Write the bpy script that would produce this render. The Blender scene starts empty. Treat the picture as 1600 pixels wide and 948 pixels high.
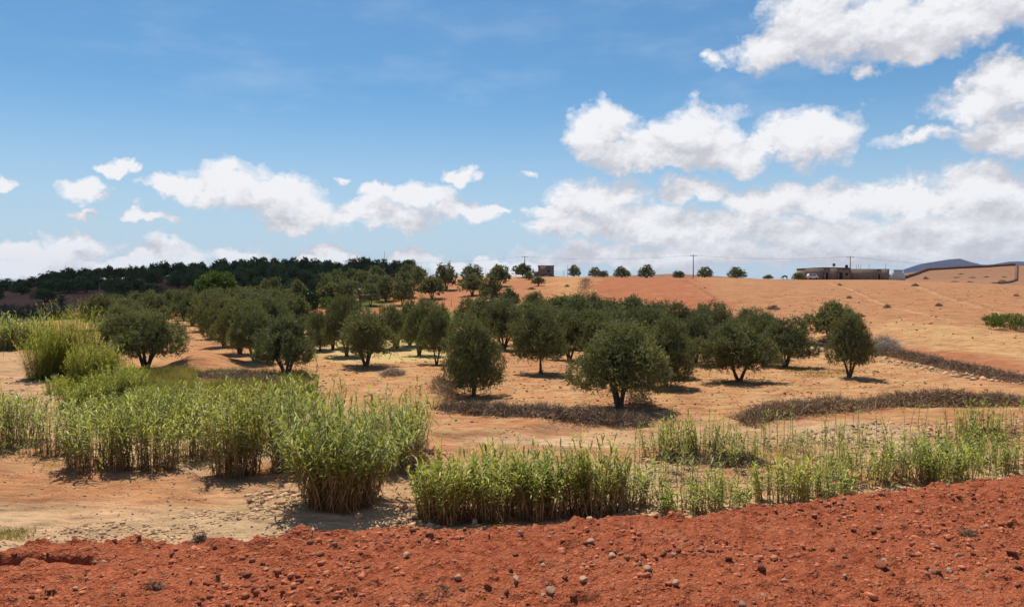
import bpy, math, random
import numpy as np
from mathutils import Vector
R = math.radians
C = bpy.context.scene.collection
SC = bpy.context.scene
random.seed(4)
RNG = np.random.default_rng(11)

# ------------------------------------------------------------------ camera, sky, sun, exposure
CZ = 6.6                      # camera height above the orchard floor
PITCH = 1.62
SUN_EL, SUN_AZ = 66.0, -22.0  # sun ahead of the camera, a little to the left
SUN_STRENGTH = 4.2
SKY_STRENGTH = 0.085
cam_d = bpy.data.cameras.new('camera'); cam = bpy.data.objects.new('camera', cam_d); C.objects.link(cam)
cam_d.sensor_width = 36; cam_d.lens = 27; cam_d.clip_start = 0.05; cam_d.clip_end = 30000
cam.location = (0, 0, CZ); cam.rotation_euler = (R(90 - PITCH), 0, 0)
SC.camera = cam
SC.view_settings.view_transform = 'Standard'; SC.view_settings.look = 'None'
SC.view_settings.exposure = 0.32; SC.view_settings.gamma = 1; SC.view_settings.use_curve_mapping = False
SC.render.engine = 'CYCLES'
SC.cycles.max_bounces = 6; SC.cycles.diffuse_bounces = 3; SC.cycles.transmission_bounces = 4
SC.cycles.volume_bounces = 0; SC.cycles.transparent_max_bounces = 6
SC.cycles.use_denoising = True

sun_d = bpy.data.lights.new('sun', 'SUN'); sun = bpy.data.objects.new('sun', sun_d); C.objects.link(sun)
sun_d.energy = SUN_STRENGTH; sun_d.angle = R(0.55); sun_d.color = (1.0, 0.93, 0.83)
sdir = Vector((math.sin(R(SUN_AZ)) * math.cos(R(SUN_EL)), math.cos(R(SUN_AZ)) * math.cos(R(SUN_EL)), math.sin(R(SUN_EL))))
sun.rotation_euler = sdir.to_track_quat('Z', 'Y').to_euler()
sun.location = sdir * 50

# ------------------------------------------------------------------ world: sky with cumulus laid out by direction
class NT:
    """small helper for writing node trees"""
    def __init__(s, tree): s.t = tree; s.n = tree.nodes; s.l = tree.links
    def new(s, typ, **kw):
        n = s.n.new(typ)
        for k, v in kw.items(): setattr(n, k, v)
        return n
    def put(s, sock, v):
        if isinstance(v, bpy.types.NodeSocket): s.l.new(v, sock)
        elif v is not None: sock.default_value = v
    def m(s, op, a, b=None, c=None, clamp=False):
        n = s.new('ShaderNodeMath', operation=op, use_clamp=clamp)
        s.put(n.inputs[0], a); s.put(n.inputs[1], b)
        if c is not None: s.put(n.inputs[2], c)
        return n.outputs[0]
    def v(s, op, a, b=None, scale=None):
        n = s.new('ShaderNodeVectorMath', operation=op)
        s.put(n.inputs[0], a); s.put(n.inputs[1], b)
        if scale is not None: s.put(n.inputs['Scale'], scale)
        return n.outputs['Value'] if op in ('LENGTH', 'DOT_PRODUCT', 'DISTANCE') else n.outputs[0]
    def noise(s, vec, scale, detail=5, rough=0.5, out='Fac', dim='3D', lac=2.0):
        n = s.new('ShaderNodeTexNoise', noise_dimensions=dim)
        s.put(n.inputs['Vector'], vec); s.put(n.inputs['Scale'], scale)
        s.put(n.inputs['Detail'], detail); s.put(n.inputs['Roughness'], rough); s.put(n.inputs['Lacunarity'], lac)
        return n.outputs[out]
    def ramp(s, f, a, b, lo=0.0, hi=1.0, smooth=True):
        n = s.new('ShaderNodeMapRange', clamp=True, interpolation_type='SMOOTHSTEP' if smooth else 'LINEAR')
        for i, x in enumerate((f, a, b, lo, hi)): s.put(n.inputs[i], x)
        return n.outputs[0]
    def mix(s, f, a, b, mode='MIX'):
        n = s.new('ShaderNodeMix', data_type='RGBA', blend_type=mode)
        s.put(n.inputs[0], f); s.put(n.inputs[6], a); s.put(n.inputs[7], b)
        return n.outputs[2]

W = bpy.data.worlds.new('World'); SC.world = W; W.use_nodes = True
W.cycles.sampling_method = 'MANUAL'; W.cycles.sample_map_resolution = 512
w = NT(W.node_tree); w.n.clear()
CLOUDS = [  # centre and half-size of each puff, in 1/1200 radians from straight ahead on the horizon: (x, y, rx, ry)
 (1205,80,72,40),(1265,45,95,66),(1380,50,150,62),(1490,25,160,58),(1610,-15,150,62),(1420,82,90,26),(1740,0,160,70),
 (1580,128,80,36),(1520,165,85,40),(1590,205,130,40),(1450,212,85,11),(1700,160,130,70),
 (935,205,62,44),(1000,238,85,32),(1080,215,95,48),(1135,240,75,30),(1265,212,92,44),(1190,225,60,18),(1050,258,80,16),
 (718,273,30,17),(1117,97,15,13),(535,277,15,6),(825,270,16,7),(1340,120,20,14),
 (140,303,46,23),(184,268,34,15),(128,342,24,11),(238,347,52,11),(0,290,26,12),
 (292,300,62,22),(368,285,78,42),(430,305,90,35),(480,330,85,28),(560,330,90,20),(600,300,36,18),(660,310,55,27),(620,345,66,22),
 (720,336,70,18),(775,328,26,9),(455,352,45,11),
 (930,310,88,38),(1085,302,75,25),(900,355,95,22),(860,330,36,16),(1000,348,120,26),(1200,315,85,38),(1300,315,110,34),
 (1420,310,100,34),(1540,295,120,48),(1120,362,220,30),(1320,365,240,34),(1520,350,200,42),(1050,398,290,24),(1420,398,300,26),(1700,330,200,90),
 (120,386,72,24),(50,396,75,20),(0,420,160,24),(270,395,68,20),(200,414,150,20),(385,400,60,16),(525,396,55,18),(470,415,160,15),
 (650,402,55,15),(760,416,140,13)]
grp = bpy.data.node_groups.new('cloud_mask', 'ShaderNodeTree')
grp.interface.new_socket('Vec', in_out='INPUT', socket_type='NodeSocketVector')
grp.interface.new_socket('Fac', in_out='OUTPUT', socket_type='NodeSocketFloat')
g = NT(grp); gi = g.new('NodeGroupInput'); go = g.new('NodeGroupOutput')
acc = None
for (cx, cy, rx, ry) in CLOUDS:
    u, v_ = (cx - 800) / 1200, (440 - cy) / 1200
    az, el = math.atan(u), math.atan(v_ / math.sqrt(1 + u * u))
    ra, re = rx / 1200 / (1 + u * u), ry / 1200 / math.sqrt(1 + u * u)
    mp = g.v('MULTIPLY', g.v('SUBTRACT', gi.outputs[0], (az, el, 0)), (1 / ra, 1 / re, 0))
    val = g.m('SUBTRACT', 1.0, g.v('LENGTH', mp))
    if rx <= 20 or (cx, cy) == (1450, 212): val = g.m('MULTIPLY', val, 0.45)
    if acc is None: acc = val
    else:
        acc = g.m('SMOOTH_MAX', acc, val, 0.12)
g.l.new(acc, go.inputs[0])
tc = w.new('ShaderNodeTexCoord'); sx = w.new('ShaderNodeSeparateXYZ'); w.l.new(tc.outputs['Generated'], sx.inputs[0])
azn = w.m('ARCTAN2', sx.outputs[0], sx.outputs[1]); eln = w.m('ARCSINE', sx.outputs[2])
cb = w.new('ShaderNodeCombineXYZ'); w.l.new(azn, cb.inputs[0]); w.l.new(eln, cb.inputs[1]); P = cb.outputs[0]
def warped(vec):
    a = w.v('SCALE', w.v('SUBTRACT', w.noise(vec, 15, 5, 0.58, 'Color'), (.5, .5, .5)), scale=0.068)
    b = w.v('SCALE', w.v('SUBTRACT', w.noise(vec, 60, 4, 0.6, 'Color'), (.5, .5, .5)), scale=0.017)
    return w.v('MULTIPLY', w.v('ADD', w.v('ADD', vec, a), b), (1, 1, 0))
def mask(vec):
    n = w.new('ShaderNodeGroup'); n.node_tree = grp; w.l.new(vec, n.inputs[0]); return n.outputs[0]
Wp = warped(P)
M0 = mask(Wp)
fb = w.noise(w.v('MULTIPLY', P, (1, 1.25, 1)), 24, 8, 0.6)
fs = w.noise(w.v('MULTIPLY', P, (1, 1.25, 1)), 105, 4, 0.6)
fine = w.m('ADD', w.m('MULTIPLY', w.m('SUBTRACT', fb, 0.5), 1.0), w.m('MULTIPLY', w.m('SUBTRACT', fs, 0.5), 0.28))
Mx = w.m('ADD', M0, fine)
dens = w.m('POWER', w.ramp(Mx, -0.05, 0.36, smooth=False), 0.9)
# a point with more cloud above it than on it is on the shaded underside
Pu = w.v('ADD', Wp, (-0.004, 0.036, 0))
M1 = mask(Pu)
fb2 = w.noise(w.v('MULTIPLY', w.v('ADD', P, (-0.004, 0.010, 0)), (1, 1.25, 1)), 24, 8, 0.6)
fs2 = w.noise(w.v('MULTIPLY', w.v('ADD', P, (-0.001, 0.003, 0)), (1, 1.25, 1)), 105, 4, 0.6)
relief = w.m('ADD', w.m('MULTIPLY', w.m('SUBTRACT', fb, fb2), 2.6), w.m('MULTIPLY', w.m('SUBTRACT', fs, fs2), 0.7))
slope_ = w.m('MULTIPLY', w.m('SUBTRACT', M0, M1), 0.95)
lit = w.m('ADD', w.m('ADD', 0.50, slope_), relief)
lit = w.ramp(w.m('SUBTRACT', lit, w.m('MULTIPLY', w.ramp(eln, 0.22, 0.34), 0.18)), 0.0, 1.15, smooth=False)
ccol = w.mix(lit, (5.7, 5.7, 6.15, 1), (8.8, 8.8, 9.0, 1))
# loose veil and haze towards the horizon
veil = w.m('MULTIPLY', w.ramp(w.noise(w.v('MULTIPLY', P, (1, 3.0, 1)), 5, 6, 0.6), 0.42, 0.8), 0.30)
lowveil = w.ramp(eln, 0.26, 0.0, 0.0, 0.80)
sky = w.new('ShaderNodeTexSky', sky_type='NISHITA', sun_disc=False)
sky.sun_elevation = R(SUN_EL); sky.sun_rotation = R(SUN_AZ); sky.air_density = 1.0; sky.dust_density = 0.6; sky.ozone_density = 1.4; sky.altitude = 500
skc = w.mix(1.0, sky.outputs[0], (0.55, 0.87, 1.02, 1), 'MULTIPLY')
skv = w.mix(w.m('MAXIMUM', veil, lowveil), skc, (5.4, 6.5, 7.8, 1))
front = w.ramp(eln, 0.0, 0.01)
col = w.mix(w.m('MULTIPLY', dens, 0.97), skv, ccol)
bg = w.new('ShaderNodeBackground'); w.l.new(col, bg.inputs[0]); bg.inputs[1].default_value = SKY_STRENGTH
wo = w.new('ShaderNodeOutputWorld'); w.l.new(bg.outputs[0], wo.inputs[0])

# ------------------------------------------------------------------ numpy noise
def _h(ix, iy, s):
    n = (ix * 374761393 + iy * 668265263 + s * 974634777) & 0xffffffff
    n = ((n ^ (n >> 13)) * 1274126177) & 0xffffffff
    n = ((n ^ (n >> 16)) * 2246822519) & 0xffffffff
    return ((n ^ (n >> 15)) & 0xffffff) / float(0xffffff)
def vnoise(x, y, s=0):
    x = np.asarray(x, float); y = np.asarray(y, float)
    ix = np.floor(x).astype(np.int64); iy = np.floor(y).astype(np.int64)
    fx = x - ix; fy = y - iy; fx = fx * fx * (3 - 2 * fx); fy = fy * fy * (3 - 2 * fy)
    a = _h(ix, iy, s); b = _h(ix + 1, iy, s); c = _h(ix, iy + 1, s); d = _h(ix + 1, iy + 1, s)
    return (a * (1 - fx) + b * fx) * (1 - fy) + (c * (1 - fx) + d * fx) * fy - 0.5
def fbm(x, y, s=0, oct=4, g=0.5):
    r = 0; a = 1; 
    for i in range(oct):
        r = r + a * vnoise(x * 2 ** i + 17.3 * i, y * 2 ** i - 9.1 * i, s + i); a *= g
    return r
def clods(x, y, s, keep=0.6):
    """domes scattered on a jittered grid: cell size 1"""
    ix = np.floor(x).astype(np.int64); iy = np.floor(y).astype(np.int64); out = np.zeros_like(x)
    for dx in (-1, 0, 1):
        for dy in (-1, 0, 1):
            cx, cy = ix + dx, iy + dy
            jx = cx + _h(cx, cy, s); jy = cy + _h(cx, cy, s + 1); r = 0.15 + 0.42 * _h(cx, cy, s + 2) ** 2
            on = _h(cx, cy, s + 3) < keep
            q = 1 - ((x - jx) ** 2 + ((y - jy) * (0.8 + 0.6 * _h(cx, cy, s + 4))) ** 2) / r ** 2
            out = np.maximum(out, np.where(on, np.sqrt(np.clip(q, 0, 1)) * r, 0))
    return out
def sst(t): t = np.clip(t, 0, 1); return t * t * (3 - 2 * t)

# ------------------------------------------------------------------ terrain height
TP = np.array([-900,-200, 0, 50, 100, 200, 300, 450, 600, 700, 800, 900, 1000, 1100, 1200, 1300, 1400, 1500, 1600, 1800, 2500])
TU = (TP - 800) / 1200
D0 = np.array([150,150,150,150,150,150,150,155,160,155,140,122,110,104, 95, 85, 75, 66, 60, 55, 55.])
D1 = np.array([300,300,300,300,300,300,300,300,300,295,285,270,255,242,232,226,225,225,225,225,225.])
YC = np.array([456,456,453,447,440,435,430,428,429,433,433,434,434.5,434.5,436,437,437.5,440,444.5,447,450])
P2 = np.array([-900, 400, 600, 840, 900, 1000, 1060, 1120, 1180, 1250, 1350, 1390, 1415, 1500, 1590, 1650, 1800, 2500])
Y2 = np.array([455, 450, 445, 431, 433, 430, 427.5, 431, 435, 441, 438, 433, 428, 420, 415, 412, 410, 440])
def H(x, y):
    x = np.asarray(x, float); y = np.asarray(y, float)
    yy = np.maximum(y, 15.0); u = x / yy
    u = np.clip(u, -1.4, 1.4)
    d0 = np.interp(u, TU, D0); d1 = np.interp(u, TU, D1); zc = CZ + (440 - np.interp(u, TU, YC)) / 1200 * d1
    t = np.clip((yy - d0) / (d1 - d0), 0, 1)
    z = zc * np.sin(np.pi / 2 * t) ** 1.35
    over = np.maximum(yy - d1, 0)
    fall = np.minimum(over ** 2 * 0.0004, 0.07 * over)
    z = z - np.minimum(fall, 28 + zc)
    z2 = CZ + (440 - np.interp(u, (P2 - 800) / 1200, Y2)) / 1200 * 420
    s2 = sst((yy - d1 - 12) / (415 - d1 - 12)); z = z * (1 - s2) + z2 * s2
    far = sst((yy - 430) / 500); z = z * (1 - far) + (-25) * far
    z = z + fbm(x / 45, y / 45, 3, 3) * 0.9 * sst((yy - 45) / 80) * (1 - far)
    # dry wadi: its floor lies a little below the orchard
    bank = 33.5 + 3.0 * np.sin(x * 0.13 + 0.5) + np.clip(-(x + 10) * 0.9, 0, 22) + 1.5 * vnoise(x / 3, y / 3, 8)
    z = z - 0.35 * (1 - sst((y - bank + 1.0) / 2.0))
    # spoil mound by the track and a low bank behind the right-hand trees
    z = z + 1.0 * np.exp(-(((x + 24.2) / 2.3) ** 2 + ((y - 60) / 2.6) ** 2))
    z = z + 0.9 * np.exp(-(((x - 34.5) / 5.5) ** 2 + ((y - 79.5) / 2.0) ** 2))
    return z
def G(px, py):
    """point of the ground seen at photo position px, py"""
    a = R(PITCH); u = (px - 800) / 1200; v = (474 - py) / 1200
    d = np.array([u, math.cos(a) + v * math.sin(a), v * math.cos(a) - math.sin(a)]); d = d / d[1]
    t = np.concatenate([np.arange(8, 60, 0.1), np.arange(60, 420, 0.5)])
    z = CZ + d[2] * t; hz = H(d[0] * t, t); k = np.argmax(z <= hz)
    if z[k] > hz[k]:
        k = np.argmin(np.where(t < 330, z - hz, 1e9))
    return float(d[0] * t[k]), float(t[k])
def at(px, dist):
    return (px - 800) / 1200 * dist, dist
def near_relief(x, y):
    r = np.hypot(x, y); return sst((200 - r) / 160) * (fbm(x / 2.8, y / 1.4, 21, 4) * 0.19 + fbm(x / 0.8, y / 0.4, 31, 3) * 0.08)
def HS(x, y): return H(x, y) + near_relief(np.asarray(x, float), np.asarray(y, float))
def zat(x, y): return float(HS(np.array([x]), np.array([y]))[0])
def in_poly(x, y, poly):
    c = np.zeros(x.shape, bool); n = len(poly)
    for i in range(n):
        x1, y1 = poly[i]; x2, y2 = poly[i - 1]
        k = ((y1 > y) != (y2 > y)); xs = (x2 - x1) * (y - y1) / ((y2 - y1) if y2 != y1 else 1e-9) + x1
        c ^= k & (x < xs)
    return c

# ------------------------------------------------------------------ mesh helpers
def mk(name, V, quads=None, tris=None, mat=None, parent=None, smooth=False, attrs=None, cols=None):
    me = bpy.data.meshes.new(name); V = np.asarray(V, np.float32)
    q = np.asarray(quads if quads is not None and len(quads) else np.zeros((0, 4)), np.int32).reshape(-1, 4)
    t = np.asarray(tris if tris is not None and len(tris) else np.zeros((0, 3)), np.int32).reshape(-1, 3)
    me.vertices.add(len(V)); me.vertices.foreach_set('co', V.ravel())
    nl = q.size + t.size; me.loops.add(nl)
    me.loops.foreach_set('vertex_index', np.concatenate([q.ravel(), t.ravel()]))
    me.polygons.add(len(q) + len(t))
    ls = np.concatenate([np.arange(len(q)) * 4, q.size + np.arange(len(t)) * 3]).astype(np.int32)
    me.polygons.foreach_set('loop_start', ls)
    if smooth: me.polygons.foreach_set('use_smooth', np.ones(len(ls), bool))
    for k, a in (attrs or {}).items():
        at_ = me.attributes.new(k, 'FLOAT', 'POINT'); at_.data.foreach_set('value', np.asarray(a, np.float32))
    for k, a in (cols or {}).items():
        at_ = me.attributes.new(k, 'FLOAT_COLOR', 'POINT')
        a = np.concatenate([np.asarray(a, np.float32), np.ones((len(a), 1), np.float32)], 1); at_.data.foreach_set('color', a.ravel())
    me.update(calc_edges=True)
    if mat: me.materials.append(mat)
    o = bpy.data.objects.new(name, me); C.objects.link(o)
    if parent: o.parent = parent
    return o
class MB:
    def __init__(s): s.V = []; s.Q = []; s.T = []; s.A = []; s.n = 0
    def add(s, V, Q=None, T=None, tint=0.5):
        V = np.asarray(V, float)
        if Q is not None and len(Q): s.Q.append(np.asarray(Q) + s.n)
        if T is not None and len(T): s.T.append(np.asarray(T) + s.n)
        s.V.append(V); s.A.append(np.broadcast_to(np.asarray(tint, float), (len(V),))); s.n += len(V)
    def tube(s, pts, rad, n=6, tint=0.5, cap=True):
        pts = np.asarray(pts, float); rad = np.asarray(rad, float); m = len(pts)
        tg = np.gradient(pts, axis=0); tg /= np.linalg.norm(tg, axis=1)[:, None] + 1e-9
        ref = np.array([0, 0, 1.0]) if abs(tg[0][2]) < 0.9 else np.array([0, 1.0, 0])
        a = np.cross(tg, ref); a /= np.linalg.norm(a, axis=1)[:, None] + 1e-9; b = np.cross(tg, a)
        th = np.arange(n) * 2 * np.pi / n
        V = pts[:, None] + rad[:, None, None] * (np.cos(th)[None, :, None] * a[:, None] + np.sin(th)[None, :, None] * b[:, None])
        V = V.reshape(-1, 3); i = np.arange(m - 1)[:, None] * n; j = np.arange(n)[None]; k = (j + 1) % n
        Q = np.stack([i + j, i + k, i + n + k, i + n + j], -1).reshape(-1, 4); T = []
        if cap:
            V = np.vstack([V, pts[0], pts[-1]]); c0 = m * n
            T = [[c0, (j2 + 1) % n, j2] for j2 in range(n)] + [[c0 + 1, (m - 1) * n + j2, (m - 1) * n + (j2 + 1) % n] for j2 in range(n)]
        s.add(V, Q, T, tint)
    def box(s, lo, hi, tint=0.5, jit=0):
        x0, y0, z0 = lo; x1, y1, z1 = hi
        V = np.array([(x0,y0,z0),(x1,y0,z0),(x1,y1,z0),(x0,y1,z0),(x0,y0,z1),(x1,y0,z1),(x1,y1,z1),(x0,y1,z1)])
        s.add(V, [(0,3,2,1),(4,5,6,7),(0,1,5,4),(1,2,6,5),(2,3,7,6),(3,0,4,7)], None, tint)
    def build(s, name, mat=None, parent=None, smooth=False):
        return mk(name, np.vstack(s.V), np.vstack(s.Q) if s.Q else None, np.vstack(s.T) if s.T else None, mat, parent, smooth, {'tint': np.concatenate(s.A)})
def tag(o, label=None, cat=None, group=None, kind=None):
    if label: o['label'] = label
    if cat: o['category'] = cat
    if group: o['group'] = group
    if kind: o['kind'] = kind
    return o
def empty(name, loc=(0, 0, 0), rz=0):
    o = bpy.data.objects.new(name, None); C.objects.link(o); o.location = loc; o.rotation_euler = (0, 0, rz); o.empty_display_size = 0.3
    return o
def copy_tree(o, loc, rz, scale, label, group, cat=None):
    r = o.copy(); C.objects.link(r); r.location = loc; r.rotation_euler = (0, 0, rz); r.scale = scale
    r['label'] = label
    if cat: r['category'] = cat
    if group: r['group'] = group
    elif 'group' in r: del r['group']
    for ch in list(o.children):
        c = ch.copy(); C.objects.link(c); c.parent = r
    return r

# ------------------------------------------------------------------ materials
def mat(name):
    m = bpy.data.materials.new(name); m.use_nodes = True; t = NT(m.node_tree); t.n.clear()
    return m, t
def out(t, shader, bump=None):
    o = t.new('ShaderNodeOutputMaterial'); t.l.new(shader, o.inputs[0]); return o
def bsdf(t, col, rough=0.9, spec=0.15, normal=None, metal=0.0):
    p = t.new('ShaderNodeBsdfPrincipled'); t.put(p.inputs['Base Color'], col); t.put(p.inputs['Roughness'], rough)
    t.put(p.inputs['Specular IOR Level'], spec); t.put(p.inputs['Metallic'], metal)
    if normal: t.l.new(normal, p.inputs['Normal'])
    return p.outputs[0]
def bump(t, h, dist, strength=1.0):
    b = t.new('ShaderNodeBump'); t.put(b.inputs['Height'], h); t.put(b.inputs['Distance'], dist); t.put(b.inputs['Strength'], strength)
    return b.outputs[0]
def foliage_mat(name, dark, light, under=None, trans=0.22, rough=0.55, spec=0.35, hue=0.2, tree=True):
    m, t = mat(name)
    a = t.new('ShaderNodeAttribute', attribute_name='tint'); oi = t.new('ShaderNodeObjectInfo')
    c = t.mix(a.outputs['Fac'], dark, light)
    if tree:
        k = t.m('ADD', 1 - hue, t.m('MULTIPLY', oi.outputs['Random'], 2 * hue))
        c = t.mix(1.0, c, t.v('SCALE', (1, 1, 1), scale=k), 'MULTIPLY')
        c = t.mix(t.m('MULTIPLY', t.m('FRACT', t.m('MULTIPLY', oi.outputs['Random'], 7.31)), 0.45), c, t.mix(1.0, c, (1.35, 1.1, 0.7, 1), 'MULTIPLY'))
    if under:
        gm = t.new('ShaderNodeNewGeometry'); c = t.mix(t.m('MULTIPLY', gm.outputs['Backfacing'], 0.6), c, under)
    p = bsdf(t, c, rough, spec); tr = t.new('ShaderNodeBsdfTranslucent')
    t.l.new(t.mix(1.0, c, (1.2, 1.25, 0.6, 1), 'MULTIPLY'), tr.inputs[0])
    mx = t.new('ShaderNodeMixShader'); mx.inputs[0].default_value = trans; t.l.new(p, mx.inputs[1]); t.l.new(tr.outputs[0], mx.inputs[2])
    out(t, mx.outputs[0]); return m
def simple_mat(name, c1, c2, scale=6, rough=0.85, bmp=0.01, spec=0.15, metal=0.0, use_tint=False, streak=(1, 1, 1)):
    m, t = mat(name); tcn = t.new('ShaderNodeTexCoord')
    vec = t.v('MULTIPLY', tcn.outputs['Object'], streak)
    n = t.noise(vec, scale, 6, 0.62); c = t.mix(t.ramp(n, 0.3, 0.7), c1, c2)
    if use_tint:
        a = t.new('ShaderNodeAttribute', attribute_name='tint')
        c = t.mix(1.0, c, t.v('SCALE', (1, 1, 1), scale=t.m('ADD', 0.45, t.m('MULTIPLY', a.outputs['Fac'], 1.1))), 'MULTIPLY')
    out(t, bsdf(t, c, rough, spec, bump(t, n, bmp) if bmp else None, metal)); return m

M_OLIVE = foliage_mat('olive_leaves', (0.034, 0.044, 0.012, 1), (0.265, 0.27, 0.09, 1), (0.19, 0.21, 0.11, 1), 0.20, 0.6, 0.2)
M_BARK = simple_mat('olive_bark', (0.07, 0.055, 0.042, 1), (0.16, 0.13, 0.10, 1), 9, bmp=0.03)
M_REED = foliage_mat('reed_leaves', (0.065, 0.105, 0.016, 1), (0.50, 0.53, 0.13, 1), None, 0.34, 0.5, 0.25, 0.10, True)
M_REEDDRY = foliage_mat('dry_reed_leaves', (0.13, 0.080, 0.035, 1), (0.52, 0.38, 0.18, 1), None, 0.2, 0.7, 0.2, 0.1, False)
M_STEM = foliage_mat('reed_stems', (0.14, 0.09, 0.035, 1), (0.55, 0.42, 0.19, 1), None, 0.0, 0.6, 0.3, 0.1, False)
M_TWIG = foliage_mat('dry_thorn_twigs', (0.14, 0.092, 0.062, 1), (0.46, 0.35, 0.24, 1), None, 0.0, 0.85, 0.1, 0.15, True)
M_PALETWIG = foliage_mat('bleached_twigs', (0.25, 0.20, 0.15, 1), (0.55, 0.48, 0.40, 1), None, 0.0, 0.85, 0.1, 0.1, True)
M_YBUSH = foliage_mat('broom_stems', (0.12, 0.15, 0.02, 1), (0.50, 0.50, 0.075, 1), None, 0.3, 0.6, 0.2, 0.05, True)
M_WEED = foliage_mat('weed_blades', (0.10, 0.11, 0.025, 1), (0.42, 0.36, 0.11, 1), None, 0.3, 0.7, 0.2, 0.1, False)
M_GRTREE = foliage_mat('broadleaf_leaves', (0.05, 0.085, 0.014, 1), (0.17, 0.22, 0.04, 1), None, 0.25, 0.5, 0.3, 0.05, True)
M_DKBUSH = foliage_mat('dark_leaves', (0.014, 0.028, 0.012, 1), (0.05, 0.08, 0.025, 1), None, 0.15, 0.5, 0.3, 0.05, True)
M_PALM = foliage_mat('palm_fronds', (0.05, 0.06, 0.025, 1), (0.20, 0.20, 0.09, 1), None, 0.15, 0.5, 0.3, 0.05, True)
M_MUD = simple_mat('mud_brick', (0.21, 0.145, 0.11, 1), (0.33, 0.235, 0.175, 1), 1.3, bmp=0.05)
M_BLOCK = simple_mat('grey_block', (0.16, 0.13, 0.115, 1), (0.24, 0.195, 0.17, 1), 2.0, bmp=0.02)
M_WHITEW = simple_mat('whitewash', (0.5, 0.46, 0.41, 1), (0.7, 0.66, 0.60, 1), 1.2, bmp=0.02)
M_DARK = simple_mat('dark_opening', (0.02, 0.018, 0.016, 1), (0.04, 0.035, 0.03, 1), 3, bmp=0)
M_WOOD = simple_mat('weathered_wood', (0.09, 0.075, 0.06, 1), (0.17, 0.14, 0.11, 1), 5, bmp=0.01)
M_PALEWOOD = simple_mat('pale_wood', (0.28, 0.23, 0.18, 1), (0.40, 0.34, 0.27, 1), 5, bmp=0.01)
M_CONC = simple_mat('concrete', (0.26, 0.24, 0.22, 1), (0.36, 0.34, 0.31, 1), 2, bmp=0.01)
M_METAL = simple_mat('grey_metal', (0.18, 0.18, 0.18, 1), (0.25, 0.25, 0.25, 1), 2, 0.5, 0, 0.4, 0.6)
M_WIRE = simple_mat('wire', (0.07, 0.07, 0.08, 1), (0.10, 0.10, 0.11, 1), 1, 0.6, 0)
M_VAN = simple_mat('white_paint', (0.62, 0.58, 0.55, 1), (0.7, 0.67, 0.64, 1), 1, 0.4, 0, 0.5)
M_RUBBER = simple_mat('rubber', (0.02, 0.02, 0.02, 1), (0.03, 0.03, 0.03, 1), 3, 0.9, 0)
M_GLASS = simple_mat('dark_glass', (0.03, 0.035, 0.04, 1), (0.04, 0.045, 0.05, 1), 1, 0.15, 0, 0.6)
M_HIDE = simple_mat('dark_hide', (0.022, 0.018, 0.016, 1), (0.04, 0.033, 0.028, 1), 4, 0.9, 0)
M_REDSTONE = simple_mat('dusty_red_stone', (0.28, 0.075, 0.034, 1), (0.44, 0.15, 0.075, 1), 20, bmp=0.01)
M_PALESTONE = simple_mat('pale_stone', (0.46, 0.25, 0.14, 1), (0.64, 0.44, 0.29, 1), 7, bmp=0.01)
M_GREYSTONE = simple_mat('grey_stone', (0.34, 0.17, 0.10, 1), (0.48, 0.29, 0.19, 1), 7, bmp=0.01)
M_GRAVEL = simple_mat('wadi_cobble', (0.38, 0.23, 0.125, 1), (0.56, 0.38, 0.22, 1), 3, bmp=0.01, use_tint=True)
M_CLOD = simple_mat('soil_clod', (0.24, 0.11, 0.05, 1), (0.44, 0.24, 0.12, 1), 2, bmp=0.0, use_tint=True)
M_REDGRAVEL = simple_mat('red_gravel', (0.30, 0.085, 0.038, 1), (0.46, 0.17, 0.085, 1), 30, bmp=0, use_tint=True)
M_CLOUD = simple_mat('cloud_white', (0.8, 0.8, 0.8, 1), (0.85, 0.85, 0.85, 1), 0.01, 1.0, 0)

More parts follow.
